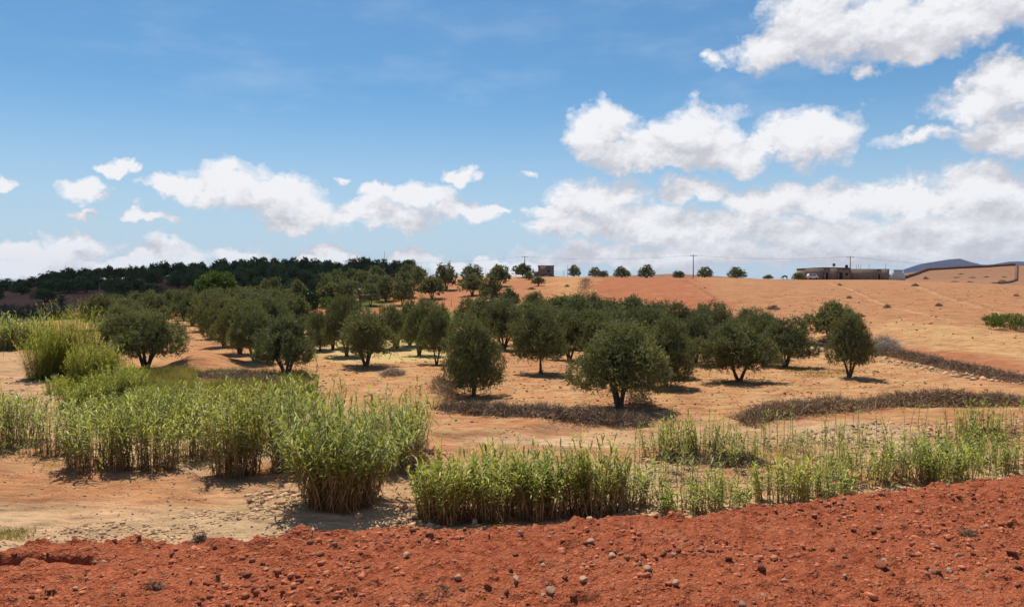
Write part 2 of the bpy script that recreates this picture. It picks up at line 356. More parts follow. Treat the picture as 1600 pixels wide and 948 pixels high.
# ground material: soil colour stored per vertex (what the soil IS there), broken up by noise
def ground_mat():
    m, t = mat('soil'); a = t.new('ShaderNodeAttribute', attribute_name='soil'); geo = t.new('ShaderNodeNewGeometry')
    pos = geo.outputs['Position']
    n1 = t.noise(pos, 0.35, 8, 0.6); n2 = t.noise(t.v('MULTIPLY', pos, (0.45, 1.9, 1)), 1.7, 8, 0.72); n3 = t.noise(pos, 14, 4, 0.7)
    k = t.m('ADD', t.m('MULTIPLY', t.m('SUBTRACT', n1, 0.5), 0.9), t.m('MULTIPLY', t.m('SUBTRACT', n2, 0.5), 2.2))
    k = t.m('ADD', k, t.m('MULTIPLY', t.m('SUBTRACT', n3, 0.5), 1.0))
    k = t.m('MAXIMUM', t.m('ADD', 1.0, k), 0.25)
    c = t.mix(1.0, a.outputs['Color'], t.v('SCALE', (1, 1, 1), scale=k), 'MULTIPLY')
    # straw and pale dust in drifts
    d = t.ramp(t.noise(t.v('MULTIPLY', pos, (0.5, 1.6, 1)), 0.9, 8, 0.7), 0.44, 0.62)
    b = t.new('ShaderNodeAttribute', attribute_name='dry')
    c = t.mix(t.m('MULTIPLY', d, b.outputs['Fac']), c, (0.54, 0.37, 0.175, 1))
    # sparse stones and dark clods
    vo = t.new('ShaderNodeTexVoronoi', feature='F1'); t.put(vo.inputs['Vector'], pos); vo.inputs['Scale'].default_value = 2.6
    sp = t.m('MULTIPLY', t.ramp(vo.outputs['Distance'], 0.22, 0.10), t.ramp(t.noise(pos, 0.6, 4), 0.5, 0.62))
    rc = t.mix(t.ramp(vo.outputs['Color'], 0.3, 0.8), (0.16, 0.075, 0.04, 1), (0.55, 0.40, 0.26, 1))
    c = t.mix(t.m('MULTIPLY', sp, 0.75), c, rc)
    h = t.m('ADD', t.m('MULTIPLY', n2, 1.0), t.m('ADD', t.m('MULTIPLY', n3, 0.25), t.m('MULTIPLY', sp, 0.35)))
    out(t, bsdf(t, c, 0.95, 0.08, bump(t, h, 0.16, 0.75))); return m
M_SOIL = ground_mat()
def berm_mat():
    m, t = mat('red_dirt'); geo = t.new('ShaderNodeNewGeometry'); pos = geo.outputs['Position']
    n1 = t.noise(pos, 1.1, 6, 0.6); n2 = t.noise(pos, 14, 8, 0.7); n3 = t.noise(pos, 90, 3, 0.7)
    c = t.mix(t.ramp(n1, 0.3, 0.7), (0.29, 0.066, 0.028, 1), (0.415, 0.110, 0.048, 1))
    c = t.mix(t.ramp(n2, 0.35, 0.75), c, (0.50, 0.165, 0.078, 1))
    k = t.m('ADD', 0.55, t.m('MULTIPLY', n3, 0.9)); c = t.mix(1.0, c, t.v('SCALE', (1, 1, 1), scale=k), 'MULTIPLY')
    c = t.mix(t.m('MULTIPLY', t.ramp(t.noise(pos, 2.6, 6, 0.65), 0.54, 0.70), 0.55), c, (0.47, 0.17, 0.085, 1))
    vo = t.new('ShaderNodeTexVoronoi', feature='F1'); t.put(vo.inputs['Vector'], pos); vo.inputs['Scale'].default_value = 38
    sp = t.m('MULTIPLY', t.ramp(vo.outputs['Distance'], 0.32, 0.22), t.ramp(vo.outputs['Color'], 0.80, 0.86))
    c = t.mix(t.m('MULTIPLY', sp, 0.7), c, (0.50, 0.24, 0.14, 1))
    wv_ = t.v('ADD', pos, t.v('SCALE', t.v('SUBTRACT', t.noise(pos, 30, 3, 0.6, 'Color'), (.5, .5, .5)), scale=0.03))
    def crumb(sc):
        v2 = t.new('ShaderNodeTexVoronoi', feature='F1'); t.put(v2.inputs['Vector'], wv_); v2.inputs['Scale'].default_value = sc; return t.ramp(v2.outputs['Distance'], 0.62, 0.1)
    cr = t.m('ADD', crumb(34), t.m('MULTIPLY', crumb(80), 0.5))
    c = t.mix(1.0, c, t.v('SCALE', (1, 1, 1), scale=t.ramp(cr, 0.2, 1.0, 0.80, 1.12)), 'MULTIPLY')
    h = t.m('ADD', n2, t.m('ADD', t.m('MULTIPLY', n3, 0.3), t.m('MULTIPLY', cr, 0.55)))
    out(t, bsdf(t, c, 0.95, 0.06, bump(t, h, 0.022, 0.9))); return m
M_RED = berm_mat()
def mountain_mat():
    m, t = mat('far_rock'); geo = t.new('ShaderNodeNewGeometry'); n = t.noise(geo.outputs['Position'], 0.01, 6, 0.6)
    out(t, bsdf(t, t.mix(n, (0.025, 0.03, 0.055, 1), (0.05, 0.05, 0.08, 1)), 0.95, 0.05)); return m  # bluish haze of distance put into the rock colour, on top of the air
M_MOUNT = mountain_mat()

# ------------------------------------------------------------------ ground sheet
ang = np.concatenate([np.linspace(-180, -50, 40)[:-1], np.linspace(-50, -37, 40)[:-1], np.linspace(-37, 37, 900), np.linspace(37, 50, 40)[1:], np.linspace(50, 180, 40)[1:-1]])
rad = np.concatenate([[0.5, 3, 6, 9, 12, 15, 17], 1 / np.linspace(1 / 18.5, 1 / 420, 560), np.geomspace(425, 8000, 70)])
na, nr = len(ang), len(rad)
A_, R_ = np.meshgrid(np.radians(ang), rad, indexing='ij')
X = np.sin(A_) * R_; Y = np.cos(A_) * R_
Z = H(X, Y)
behind = sst((20 - Y) / 60) * sst((R_ - 40) / 60)
Z = Z * (1 - behind) + behind * (-2)
near = sst((200 - R_) / 160)
Z = Z + near * (fbm(X / 2.8, Y / 1.4, 21, 4) * 0.19 + fbm(X / 0.8, Y / 0.4, 31, 3) * 0.08)
# furrows of the ploughed slopes (real ridges a hand high)
plough = sst((Y - 62) / 10) * sst((X - 6) / 14)
Z = Z + plough * 0.07 * np.sin((X * 0.42 + Y * 0.91) * 5.2 + 2 * fbm(X / 9, Y / 9, 5, 2)) * sst((190 - Y) / 60)
col = np.zeros(X.shape + (3,)); dry = np.full(X.shape, 0.35)
jx = X + fbm(X / 6, Y / 6, 41, 4) * 3.0 * np.clip(R_ / 80, 0.25, 2); jy = Y + fbm(X / 6, Y / 6, 51, 4) * 4.0 * np.clip(R_ / 80, 0.25, 2)
def setc(mask_, c, dr=None, f=1.0):
    c = np.array(c)
    if mask_.dtype == bool: mask_ = mask_.astype(float)
    k = (mask_ * f)[..., None]; col[:] = col * (1 - k) + c * k
    if dr is not None: dry[:] = dry * (1 - mask_ * f) + dr * mask_ * f
def poly(pts):
    pts = [G(*p) for p in pts]; r_ = 0.5 + R_ / 70; return sum(in_poly(jx + a * r_, jy + b * r_ * 1.5, pts).astype(float) for a, b in ((0, 0), (1, .4), (-1, -.4), (.4, -1), (-.4, 1), (.6, .7), (-.6, -.7))) / 7
ORANGE = (0.435, 0.21, 0.090); TAN = (0.355, 0.160, 0.072); REDF = (0.34, 0.118, 0.052); SAND = (0.48, 0.28, 0.15); PALE = (0.54, 0.37, 0.22)
setc(np.ones(X.shape), ORANGE, 0.55)
setc(sst((fbm(X / 14, Y / 9, 61, 4) + 0.1) / 0.5), (0.38, 0.155, 0.07), None, 0.8)
bankd = 33.5 + 3.0 * np.sin(jx * 0.13 + 0.5) + np.clip(-(jx + 10) * 0.9, 0, 22)
wad = 1 - sst((jy - bankd + 1) / 2.5)
setc(wad, SAND, 0.5)
setc(wad * sst((fbm(X / 5, Y / 2.5, 71, 4) + 0.05) / 0.3), PALE, 0.2, 0.75)
setc(wad * sst((fbm(X / 7, Y / 3.0, 75, 4) - 0.05) / 0.3), (0.39, 0.165, 0.07), 0.2, 0.75)
# right-hand slope, plough land, borders
setc(sst((X - 0.0) / 10) * sst((jy - 105) / 14), TAN, 0.18)
setc(sst((jx - 38) / 6) * sst((jy - 66 - np.clip(48 - jx, 0, 30) * 1.2) / 5), TAN, 0.22)
setc(poly([(925, 431), (1062, 432), (1110, 462), (1180, 500), (1240, 530), (1100, 540), (880, 520), (912, 470)]), REDF, 0.12)
setc(poly([(855, 432), (922, 433), (906, 480), (840, 490)]), (0.420, 0.200, 0.078), 0.4)
setc(poly([(1370, 530), (1450, 540), (1600, 562), (1760, 590), (1760, 640), (1600, 603), (1480, 580), (1385, 560)]), (0.344, 0.132, 0.058), 0.12)
setc(poly([(1370, 500), (1600, 520), (1760, 540), (1760, 575), (1600, 556), (1450, 535), (1370, 525)]), (0.437, 0.232, 0.099), 0.5)
setc(poly([(650, 500), (640, 440), (860, 435), (850, 500)]), (0.353, 0.136, 0.058), 0.25)
# left hillside
lh = sst((-(jx) - 10) / 25) * sst((jy - 138) / 12)
setc(lh, (0.40, 0.135, 0.065), 0.1)
# straw stubble and green plots between the groves
setc(poly([(485, 496), (705, 500), (735, 548), (690, 566), (520, 566), (470, 530)]), (0.521, 0.376, 0.143), 0.9)
setc(poly([(680, 486), (742, 486), (745, 503), (675, 503)]), (0.118, 0.152, 0.024), 0.0)
setc(poly([(495, 467), (610, 467), (610, 484), (495, 484)]), (0.109, 0.128, 0.027), 0.1)
# foot track between the left-hand rows, bare sand at the far left
setc(poly([(265, 505), (305, 505), (420, 600), (300, 612), (250, 585), (285, 545)]), (0.395, 0.176, 0.078), 0.25)
setc(poly([(-120, 545), (55, 548), (100, 600), (70, 650), (-200, 650)]), (0.454, 0.264, 0.136), 0.2)
setc(poly([(0, 727), (230, 735), (440, 790), (200, 800), (-150, 800), (-150, 740)]), (0.386, 0.172, 0.075), 0.2)
setc(poly([(-120, 793), (150, 808), (420, 800), (440, 850), (-120, 860)]), (0.47, 0.30, 0.165), 0.3)
setc(poly([(230, 812), (400, 800), (420, 840), (280, 848)]), (0.42, 0.29, 0.16), 0.1)
# field-edge lines: vehicle ruts on the slope
def line(pts, wd, c, f=0.8):
    pts = [G(*p) for p in pts]; m_ = np.zeros(X.shape)
    for (x1, y1), (x2, y2) in zip(pts[:-1], pts[1:]):
        L2 = (x2 - x1) ** 2 + (y2 - y1) ** 2; t = np.clip(((X - x1) * (x2 - x1) + (Y - y1) * (y2 - y1)) / L2, 0, 1)
        m_ = np.maximum(m_, 1 - sst(np.hypot(X - x1 - t * (x2 - x1), Y - y1 - t * (y2 - y1)) / wd))
    setc(m_ * (0.6 + fbm(X / 2, Y / 2, 81, 3)), c, None, f)
line([(1062, 437), (1110, 462), (1170, 492), (1260, 525)], 0.8, (0.202, 0.080, 0.037))
line([(1290, 441), (1345, 460), (1400, 482), (1490, 502)], 0.7, (0.504, 0.288, 0.136)); line([(1300, 442), (1350, 460), (1410, 484)], 0.5, (0.235, 0.104, 0.048), 0.6)
line([(1425, 442), (1480, 463), (1560, 485), (1640, 505)], 0.9, (0.235, 0.104, 0.048), 0.7); line([(1415, 442), (1470, 463), (1550, 487), (1640, 510)], 1.0, (0.504, 0.288, 0.136), 0.7)
line([(1380, 528), (1480, 545), (1600, 556)], 1.0, (0.521, 0.336, 0.170), 0.7)
for k in range(5):   # curved wheel tracks below the right-hand trees
    line([(1100 + 20 * k, 640 - 4 * k), (1250, 628 - 9 * k), (1400, 612 - 11 * k), (1460 + 20 * k, 595 - 8 * k), (1420 + 10 * k, 572 - 4 * k)], 0.35, (0.58, 0.38, 0.2) if k % 2 else (0.286, 0.116, 0.048), 0.55)
setc(sst((R_ - 235) / 60) * (jx > 30), (0.277, 0.136, 0.075), 0.15)
setc(sst((Y - 300) / 60), (0.252, 0.124, 0.068), 0.15)
setc(sst((20 - Y) / 20) * sst((R_ - 30) / 30), (0.336, 0.160, 0.075), 0.3)
i = np.arange(na)[:, None]; j = np.arange(nr - 1)[None]; i2 = (i + 1) % na
Q = np.stack([i * nr + j, i2 * nr + j, i2 * nr + j + 1, i * nr + j + 1], -1).reshape(-1, 4)[:, ::-1]
V = np.stack([X, Y, Z], -1).reshape(-1, 3)
ground = mk('ground', V, Q, None, M_SOIL, smooth=True, attrs={'dry': dry.ravel()}, cols={'soil': np.clip(col, 0, 1).reshape(-1, 3)})
# close the tiny disc at the centre
ground['kind'] = 'structure'

# ------------------------------------------------------------------ red dirt road shoulder in the foreground
EP = [(-400,872),(0,863),(50,856),(90,850),(130,853),(170,846),(200,836),(235,843),(265,847),(300,843),(350,841),(390,847),(430,839),(470,831),(500,835),(560,829),(640,826),(700,825),(760,824),(800,822),(860,818),(900,811),(950,808),(1000,804),(1040,809),(1100,802),(1200,790),(1300,778),(1400,767),(1500,755),(1600,742),(1800,722),(2300,700)]
TOP = CZ - 1.66
ex, ey = [], []
for px, py in EP:
    a = R(PITCH); u = (px - 800) / 1200; v = (474 - py) / 1200
    d = np.array([u, math.cos(a) + v * math.sin(a), v * math.cos(a) - math.sin(a)]); t = -1.66 / d[2]; ex.append(d[0] * t); ey.append(d[1] * t)
bx = np.concatenate([np.linspace(-45, -5.6, 50)[:-1], np.linspace(-5.6, 6.6, 1150), np.linspace(6.6, 45, 50)[1:]])
by = np.concatenate([np.linspace(-16, 2.9, 40)[:-1], np.linspace(2.9, 8.6, 480), np.linspace(8.6, 17, 50)[1:]])
BX, BY = np.meshgrid(bx, by, indexing='ij')
def berm_z(BX, BY, fine=True):
    E = np.interp(BX, ex, ey)
    over = BY - E
    z = TOP - 0.72 * np.maximum(over, 0) - 0.10 * np.exp(-(over / 0.12) ** 2) * 0
    z = z - 0.035 * sst((E - BY) / 2.5)
    und = fbm(BX / 1.3, BY / 1.1, 101, 4) * 0.11 * sst((7.8 - BY) / 3)
    edge = 1 - 0.75 * np.exp(-(over / 0.35) ** 2)
    z = z + und * edge + 0.02 * fbm(BX / 0.33, BY / 0.28, 111, 3)
    # trench at the left, shaped to hold a dark shadow; low ridge behind
    k = np.exp(-((BX + 2.80) / 0.30) ** 4); yc = 4.50 + 0.12 * (BX + 2.78) + 0.05 * vnoise(BX / .15, BX * 0, 9)
    z = z - k * 0.13 * np.exp(-((BY - yc) / (0.045 + 0.03 * vnoise(BX / .2, BX * 0, 19))) ** 4) + k * 0.05 * np.exp(-((BY - yc - 0.16) / 0.11) ** 2)
    if fine:
        z = z + clods(BX / 0.16 + vnoise(BX / .05, BY / .05, 7) * .5, BY / 0.15, 121, 0.16) * 0.07 + clods(BX / 0.07 + vnoise(BX / .02, BY / .02, 8) * .5, BY / 0.065, 131, 0.4) * 0.045 + clods(BX / 0.034, BY / 0.034, 141, 0.6) * 0.026
        z = z + fbm(BX / 0.06, BY / 0.05, 151, 3) * 0.022
    return np.maximum(z, -0.5)
BZ = berm_z(BX, BY)
nx, ny = BX.shape; i = np.arange(nx - 1)[:, None] * ny; j = np.arange(ny - 1)[None]
Q = np.stack([i + j, i + ny + j, i + ny + j + 1, i + j + 1], -1).reshape(-1, 4)
berm = mk('road', np.stack([BX, BY, BZ], -1).reshape(-1, 3), Q, None, M_RED, smooth=True)
berm['kind'] = 'structure'

# ------------------------------------------------------------------ far mountain and far brown hills
mx_ = np.linspace(-2600, 9000, 420); my_ = np.linspace(4900, 7300, 80)
MX, MY = np.meshgrid(mx_, my_, indexing='ij')
pu = 800 + 1200 * MX / 6000
prof = np.interp(pu, [300, 700, 1000, 1150, 1300, 1395, 1418, 1440, 1462, 1478, 1490, 1498, 1504, 1514, 1530, 1545, 1560, 1575, 1590, 1620, 1700, 1900, 2600],
                 [440, 438, 437, 436, 436, 431, 419, 411.5, 408, 405.5, 404.3, 403.6, 406.5, 410.5, 413, 413.6, 411, 408.6, 408, 410, 416, 425, 430])
hz = CZ + (440 - prof) / 1200 * 6000
q = np.clip(1 - np.abs(MY - 6000) / 1000, 0, 1)
MZ = -30 + (hz + 30) * q ** 0.9 + fbm(MX / 240, MY / 240, 161, 5) * 26 * q * (1 - q) * 4
nx, ny = MX.shape; i = np.arange(nx - 1)[:, None] * ny; j = np.arange(ny - 1)[None]
Q = np.stack([i + j, i + ny + j, i + ny + j + 1, i + j + 1], -1).reshape(-1, 4)
mountain = mk('mountain', np.stack([MX, MY, MZ], -1).reshape(-1, 3), Q, None, M_MOUNT, smooth=True); mountain['kind'] = 'structure'

# ------------------------------------------------------------------ air haze over the whole scene
hb = MB(); hb.box((-9500, -8300, -40), (9500, 8600, 235)); haze = hb.build('haze'); haze['kind'] = 'stuff'
hm = bpy.data.materials.new('haze'); hm.use_nodes = True; ht = NT(hm.node_tree); ht.n.clear()
pv = ht.new('ShaderNodeVolumePrincipled'); pv.inputs['Color'].default_value = (0.66, 0.78, 1.0, 1); pv.inputs['Density'].default_value = 3.6e-5
ho = ht.new('ShaderNodeOutputMaterial'); ht.l.new(pv.outputs[0], ho.inputs['Volume']); haze.data.materials.append(hm)

# ------------------------------------------------------------------ a passing cumulus above the left hillside (out of frame) that shades it
def icos(sub):
    import bmesh
    bm = bmesh.new(); bmesh.ops.create_icosphere(bm, subdivisions=sub, radius=1); bm.verts.ensure_lookup_table()
    v = np.array([x.co[:] for x in bm.verts]); f = np.array([[y.index for y in x.verts] for x in bm.faces]); bm.free(); return v, f
IV3, IF3 = icos(3); IV2, IF2 = icos(2); IV1, IF1 = icos(1)
ch = 420.0; off = ch / math.tan(R(SUN_EL)); ox, oy = math.sin(R(SUN_AZ)) * off, math.cos(R(SUN_AZ)) * off
cm = MB()
SHADE = [(-185, 300, 62), (-150, 250, 50), (-215, 235, 55), (-130, 305, 45), (-95, 290, 40), (-230, 320, 60), (-120, 225, 36), (-170, 200, 40), (-95, 240, 28), (-250, 190, 50), (-62, 305, 26), (-200, 160, 26), (-135, 182, 22), (-112, 165, 20), (-100, 205, 24), (-128, 150, 20), (-92, 178, 14), (-160, 165, 24), (-150, 140, 16), (-106, 128, 18), (-88, 142, 14), (-90, 115, 12), (-120, 110, 18), (-70, 270, 38), (-62, 300, 30), (-78, 215, 32), (-58, 240, 24), (-62, 190, 16), (-45, 275, 16)]
for (x_, y_, r_) in SHADE:
    v = IV3 * np.array([1, 1, 0.6]) * r_; v = v * (1 + 0.35 * fbm(v[:, 0:1] / 22 + x_, v[:, 1:2] / 22 + v[:, 2:3] / 15, 171, 4))
    cm.add(v + np.array([x_ + ox, y_ + oy, ch]), None, IF3)
cl = cm.build('cloud', M_CLOUD, smooth=True); cl['kind'] = 'structure'

# ------------------------------------------------------------------ leaves on shoots: one vectorised routine for every crown
def leaf_quads(base, dirs, L, wd, rng, droop=0.0):
    """rhombic leaves: base Nx3, dirs Nx3 unit, length L, half width wd"""
    n = len(base); r = rng.normal(size=(n, 3)); side = np.cross(dirs, r); side /= np.linalg.norm(side, axis=1)[:, None] + 1e-9
    L = np.broadcast_to(L, (n,))[:, None]; wd = np.broadcast_to(wd, (n,))[:, None]
    tip = base + dirs * L + np.array([0, 0, -1.0]) * droop * L; mid = base + dirs * L * 0.5
    V = np.stack([base, mid + side * wd, tip, mid - side * wd], 1).reshape(-1, 3)
    return V, np.arange(n * 4).reshape(-1, 4)
def unit(v): return v / (np.linalg.norm(v, axis=-1, keepdims=True) + 1e-9)
def crown_points(lobes, n, rng, shell=0.72):
    c = np.array([l[0] for l in lobes]); r = np.array([l[1] for l in lobes])
    wgt = (r.prod(axis=1)) ** (2 / 3); wgt /= wgt.sum(); k = rng.choice(len(lobes), n, p=wgt)
    d = unit(rng.normal(size=(n, 3))); f = shell + (1 - shell) * rng.random(n) ** 0.6
    p = c[k] + d * r[k] * f[:, None]
    # drop the ones deep inside another lobe
    q = np.min(np.linalg.norm((p[:, None] - c[None]) / r[None], axis=2) + np.where(np.arange(len(c))[None] == k[:, None], 9, 0), axis=1)
    keep = q > 0.62
    crown_points.k = k[keep]; return p[keep], d[keep], f[keep]
def olive_tree(seed, nshoot, nleaf, L, wd, form=0):
    """height about 4.5, crown about 5 across"""
    rng = np.random.default_rng(seed)
    root = empty('olive_tree'); lobes = []
    nm = int(rng.integers(8, 12)); 
    cw = 1.6 + 0.15 * rng.normal(); sq = rng.uniform(0.78, 1.28); ox_, oy_ = rng.normal(size=2) * 0.25
    lobes.append((np.array([0, 0, 2.5]), np.array([cw * .82, cw * .82, 1.2])))
    def bulb(a, rr, zz, s): lobes.append((np.array([math.cos(a) * rr * sq + ox_ * zz / 3, math.sin(a) * rr / sq + oy_ * zz / 3, zz]), np.array([s, s, s * rng.uniform(0.8, 1.15)])))
    for k in range(nm): bulb(2 * np.pi * k / nm + rng.normal() * .2, rng.uniform(1.25, 1.85), rng.uniform(1.5, 1.95), rng.uniform(0.5, 0.85))
    for k in range(nm - 1): bulb(2.1 * k + rng.normal() * .4, rng.uniform(1.0, 1.6), rng.uniform(2.3, 3.0), rng.uniform(0.5, 0.85))
    for k in range(6): bulb(2.3 * k + rng.normal() * .5, rng.uniform(0.2, 1.1), rng.uniform(3.25, 3.85), rng.uniform(0.42, 0.75))
    for k in range(9): bulb(rng.random() * 6.28, rng.uniform(1.2, 2.2), rng.uniform(1.7, 3.5), rng.uniform(0.22, 0.38))
    for k in range(5): bulb(rng.random() * 6.28, rng.uniform(0.2, 1.0), rng.uniform(3.9, 4.35), rng.uniform(0.2, 0.32))
    if form == 1:   # low skirts, trunk almost hidden
        for k in range(9):
            a = 2 * np.pi * k / 9 + rng.random(); lobes.append((np.array([math.cos(a) * 1.45, math.sin(a) * 1.45, rng.uniform(0.9, 1.2)]), np.array([0.8, 0.8, 0.6])))
    p, d, f = crown_points(lobes, nshoot, rng)
    floor_ = (0.45 if form == 1 else 1.08) + 0.25 * vnoise(p[:, 0] * 1.3 + seed, p[:, 1] * 1.3, seed)
    p[:, 2] = np.where(p[:, 2] < floor_, floor_ + 0.35 * rng.random(len(p)), p[:, 2])
    ni = len(p) // 5; pi_ = unit(rng.normal(size=(ni, 3))) * np.array([cw, cw, 1.3]) * rng.uniform(0.2, 0.85, ni)[:, None] + np.array([0, 0, 2.6])
    p = np.vstack([p, pi_]); d = np.vstack([d, unit(rng.normal(size=(ni, 3)))]); f = np.concatenate([f, np.full(ni, 0.6)])
    sd = unit(d * 0.75 + np.array([0, 0, 0.8]) + rng.normal(size=d.shape) * 0.45)
    sl = rng.uniform(0.2, 0.7, len(p)) ** 1.2
    lt_ = rng.random(len(lobes)); lobe_t = np.concatenate([lt_[crown_points.k], np.zeros(ni)]) * 0.7 + rng.random(len(p)) * 0.3
    hole = vnoise(p[:, 0] * 1.6 + p[:, 2] * 1.1 + 7 * seed, p[:, 1] * 1.6 - p[:, 2] * 0.9, seed) > -0.24
    p, sd, sl, f, lobe_t = p[hole], sd[hole], sl[hole], f[hole], lobe_t[hole]
    k = np.repeat(np.arange(len(p)), nleaf); n = len(k); tt = rng.random(n)
    base = p[k] + sd[k] * (sl[k] * tt)[:, None] + rng.normal(size=(n, 3)) * 0.02
    ld = unit(sd[k] * 0.7 + rng.normal(size=(n, 3)) * 0.6)
    V, Qd = leaf_quads(base, ld, L * rng.uniform(0.7, 1.25, n), wd, rng)
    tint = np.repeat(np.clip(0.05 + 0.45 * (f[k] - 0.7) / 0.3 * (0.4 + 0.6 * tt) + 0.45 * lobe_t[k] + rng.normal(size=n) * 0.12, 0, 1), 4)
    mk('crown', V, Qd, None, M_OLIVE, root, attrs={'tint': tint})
    tb = MB(); ns = int(rng.integers(2, 5))
    for s in range(ns):
        a = 2 * np.pi * s / ns + rng.random(); tx, ty = math.cos(a), math.sin(a); sp = rng.uniform(0.35, 0.75)
        pts = [(tx * 0.06, ty * 0.06, -0.15), (tx * 0.11, ty * 0.11, 0.15), (tx * (0.2 + 0.2 * sp), ty * (0.2 + 0.2 * sp), 0.7), (tx * sp + rng.normal() * .05, ty * sp + rng.normal() * .05, 1.4), (tx * sp * 1.6, ty * sp * 1.6, 2.3), (tx * sp * 1.9, ty * sp * 1.9, 3.2)]
        tb.tube(pts, [0.17, 0.13, 0.10, 0.08, 0.05, 0.015], 7)
        for b in range(3):
            a2 = a + rng.normal() * 0.9; q0 = np.array(pts[3 + (b > 1)]); q1 = q0 + np.array([math.cos(a2) * 0.8, math.sin(a2) * 0.8, rng.uniform(0.5, 0.9)])
            tb.tube([q0, (q0 + q1) / 2 + rng.normal(size=3) * .06, q1], [0.05, 0.035, 0.01], 5)
    tb.tube([(0, 0, -0.2), (0, 0, 0.05), (0.01, 0, 0.28)], [0.30, 0.22, 0.15], 9)
    tb.build('trunk', M_BARK, root, smooth=True)
    return tag(root, 'olive tree', 'olive tree')
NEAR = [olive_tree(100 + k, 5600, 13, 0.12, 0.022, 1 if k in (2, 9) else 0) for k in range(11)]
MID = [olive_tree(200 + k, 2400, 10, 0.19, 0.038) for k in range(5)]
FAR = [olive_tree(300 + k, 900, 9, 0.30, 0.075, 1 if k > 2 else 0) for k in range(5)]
used = {}
def place_olive(px, py, wpx, top, label, group=None, variant=None, rz=None, lift=0.0, xy=None):
    x, y = G(px, py) if xy is None else xy
    z = zat(x, y); wd = wpx / 1200 * y; hgt = (py - top) / 1200 * y if xy is None else top
    pool = NEAR if y < 78 else (MID if y < 150 else FAR)
    src = pool[(variant if variant is not None else random.randrange(99)) % len(pool)]
    s = wd / 4.9; sz = hgt / 4.55; rz = random.random() * 6.28 if rz is None else rz
    if src.name not in used:
        used[src.name] = 1; src.location = (x, y, z - 0.03); src.rotation_euler = (0, 0, rz); src.scale = (s, s, sz); src['label'] = label
        if group: src['group'] = group
        return src
    e_ = random.uniform(0.86, 1.16); return copy_tree(src, (x, y, z - 0.03), rz, (s * e_, s / e_, sz), label, group)
TREES = [ # px, base y, crown width px, top y, label, variant
 (968, 637, 160, 507, 'largest dark olive tree, its double trunk rising behind the dry thorn heap', 0),
 (740, 618, 104, 497, 'full olive tree with low skirts, behind the left end of the dark thorn heap', 2),
 (447, 588, 106, 491, 'rounded olive tree at the near end of the left track row', 1),
 (845, 585, 90, 486, 'olive tree with two bare leaning stems, just left of the largest tree', 3),
 (572, 572, 100, 484, 'olive tree in front of the pale straw plot, single short trunk', 4),
 (542, 557, 72, 465, 'tall olive tree directly behind the one on the straw plot edge', 5),
 (655, 556, 66, 469, 'olive tree with a straight trunk standing over the yellow straw strip', 6),
 (682, 569, 64, 477, 'olive tree with forked pale stems right of the yellow straw strip', 3),
 (1040, 606, 92, 497, 'low-crowned olive tree tucked right behind the largest tree', 2),
 (1155, 596, 116, 508, 'wide olive tree with a splayed trunk and shadow spot, alone in the bare soil', 3),
 (1227, 573, 84, 497, 'olive tree with many thin stems behind the splayed wide one', 6),
 (1327, 590, 76, 490, 'single-trunk lollipop-shaped olive tree, last at the right end of the grove', 5),
 (1297, 534, 82, 474, 'broad olive tree on the field edge behind the lollipop-shaped one', 0),
 (228, 577, 122, 484, 'spreading many-stemmed olive tree left of the bare track', 4),
 (187, 546, 76, 476, 'olive tree half hidden behind the spreading many-stemmed one', 1),
 (152, 516, 62, 462, 'dark olive tree behind the yellow-green bush', 0),
 (787, 547, 84, 466, 'olive tree showing its trunk in the gap between two front trees', 1),
 (832, 491, 40, 456, 'small olive tree standing clear at the foot of the orange slope', 1),
 (797, 482, 38, 451, 'small bushy olive tree above the small clear one', 2),
 (675, 467, 44, 432, 'olive tree with a pale trunk casting shade on the red terrace', 0),
 (698, 453, 40, 413, 'upright olive tree left of the bare strip up the slope', 1),
 (738, 462, 46, 428, 'olive tree right of the bare strip up the slope, shade at its foot', 2),
 (738, 441, 36, 413, 'olive tree on the skyline above the bare strip', 3),
 (768, 472, 40, 432, 'olive tree with thin stems halfway up the middle slope', 4),
 (780, 448, 40, 414, 'round olive tree on the skyline left of the power pole', 0),
 (818, 434, 34, 412, 'round olive tree under the power pole beside the hut', 1),
 (841, 447, 20, 431, 'little olive tree in front of the small hut', 2),
 (826, 437, 16, 424, 'little olive bush between the pole tree and the hut', 4)]
for (px, py, wp, tp, lab, vr) in TREES: place_olive(px, py, wp, tp, lab, None, vr)
for (px, wp, hh, lab) in [(897, 20, 3.9, 'two-stemmed olive tree on the skyline right of the hut'), (929, 20, 3.2, 'first low olive bush on the skyline right of the two-stemmed tree'), (943, 13, 2.3, 'tiny olive bush touching the right side of a larger skyline bush'),
    (971, 24, 3.6, 'second round olive tree on the skyline above the red field'), (1010, 25, 4.1, 'tallest round olive tree on the skyline above the red field'), (1060, 18, 2.4, 'low olive bush on the skyline left of the middle power pole'),
    (1101, 22, 3.2, 'olive tree on the skyline just right of the middle power pole'), (1151, 25, 3.3, 'lone olive tree on the skyline halfway between two power poles'), (1200, 14, 1.3, 'lowest little bush on the tan skyline'), (1247, 19, 2.2, 'olive bush on the ridge left of the long house')]:
    dd = float(np.interp((px - 800) / 1200, TU, D1)) - 4; place_olive(px, 0, wp * 1.15, hh, lab, None, 3 + random.randrange(2), xy=at(px, dd))
GA = 'olive trees of the row along the left track'
for (px, py, wp, tp) in [(398,567,84,477),(375,554,76,470),(350,541,70,464),(331,529,62,459),(315,518,56,457),(300,509,48,456),(287,501,42,455),(276,494,38,454)]:
    place_olive(px, py, wp, tp, 'olive tree of the receding row whose shadows fall on the left track', GA)
GB = 'olive trees packed behind the left track row'
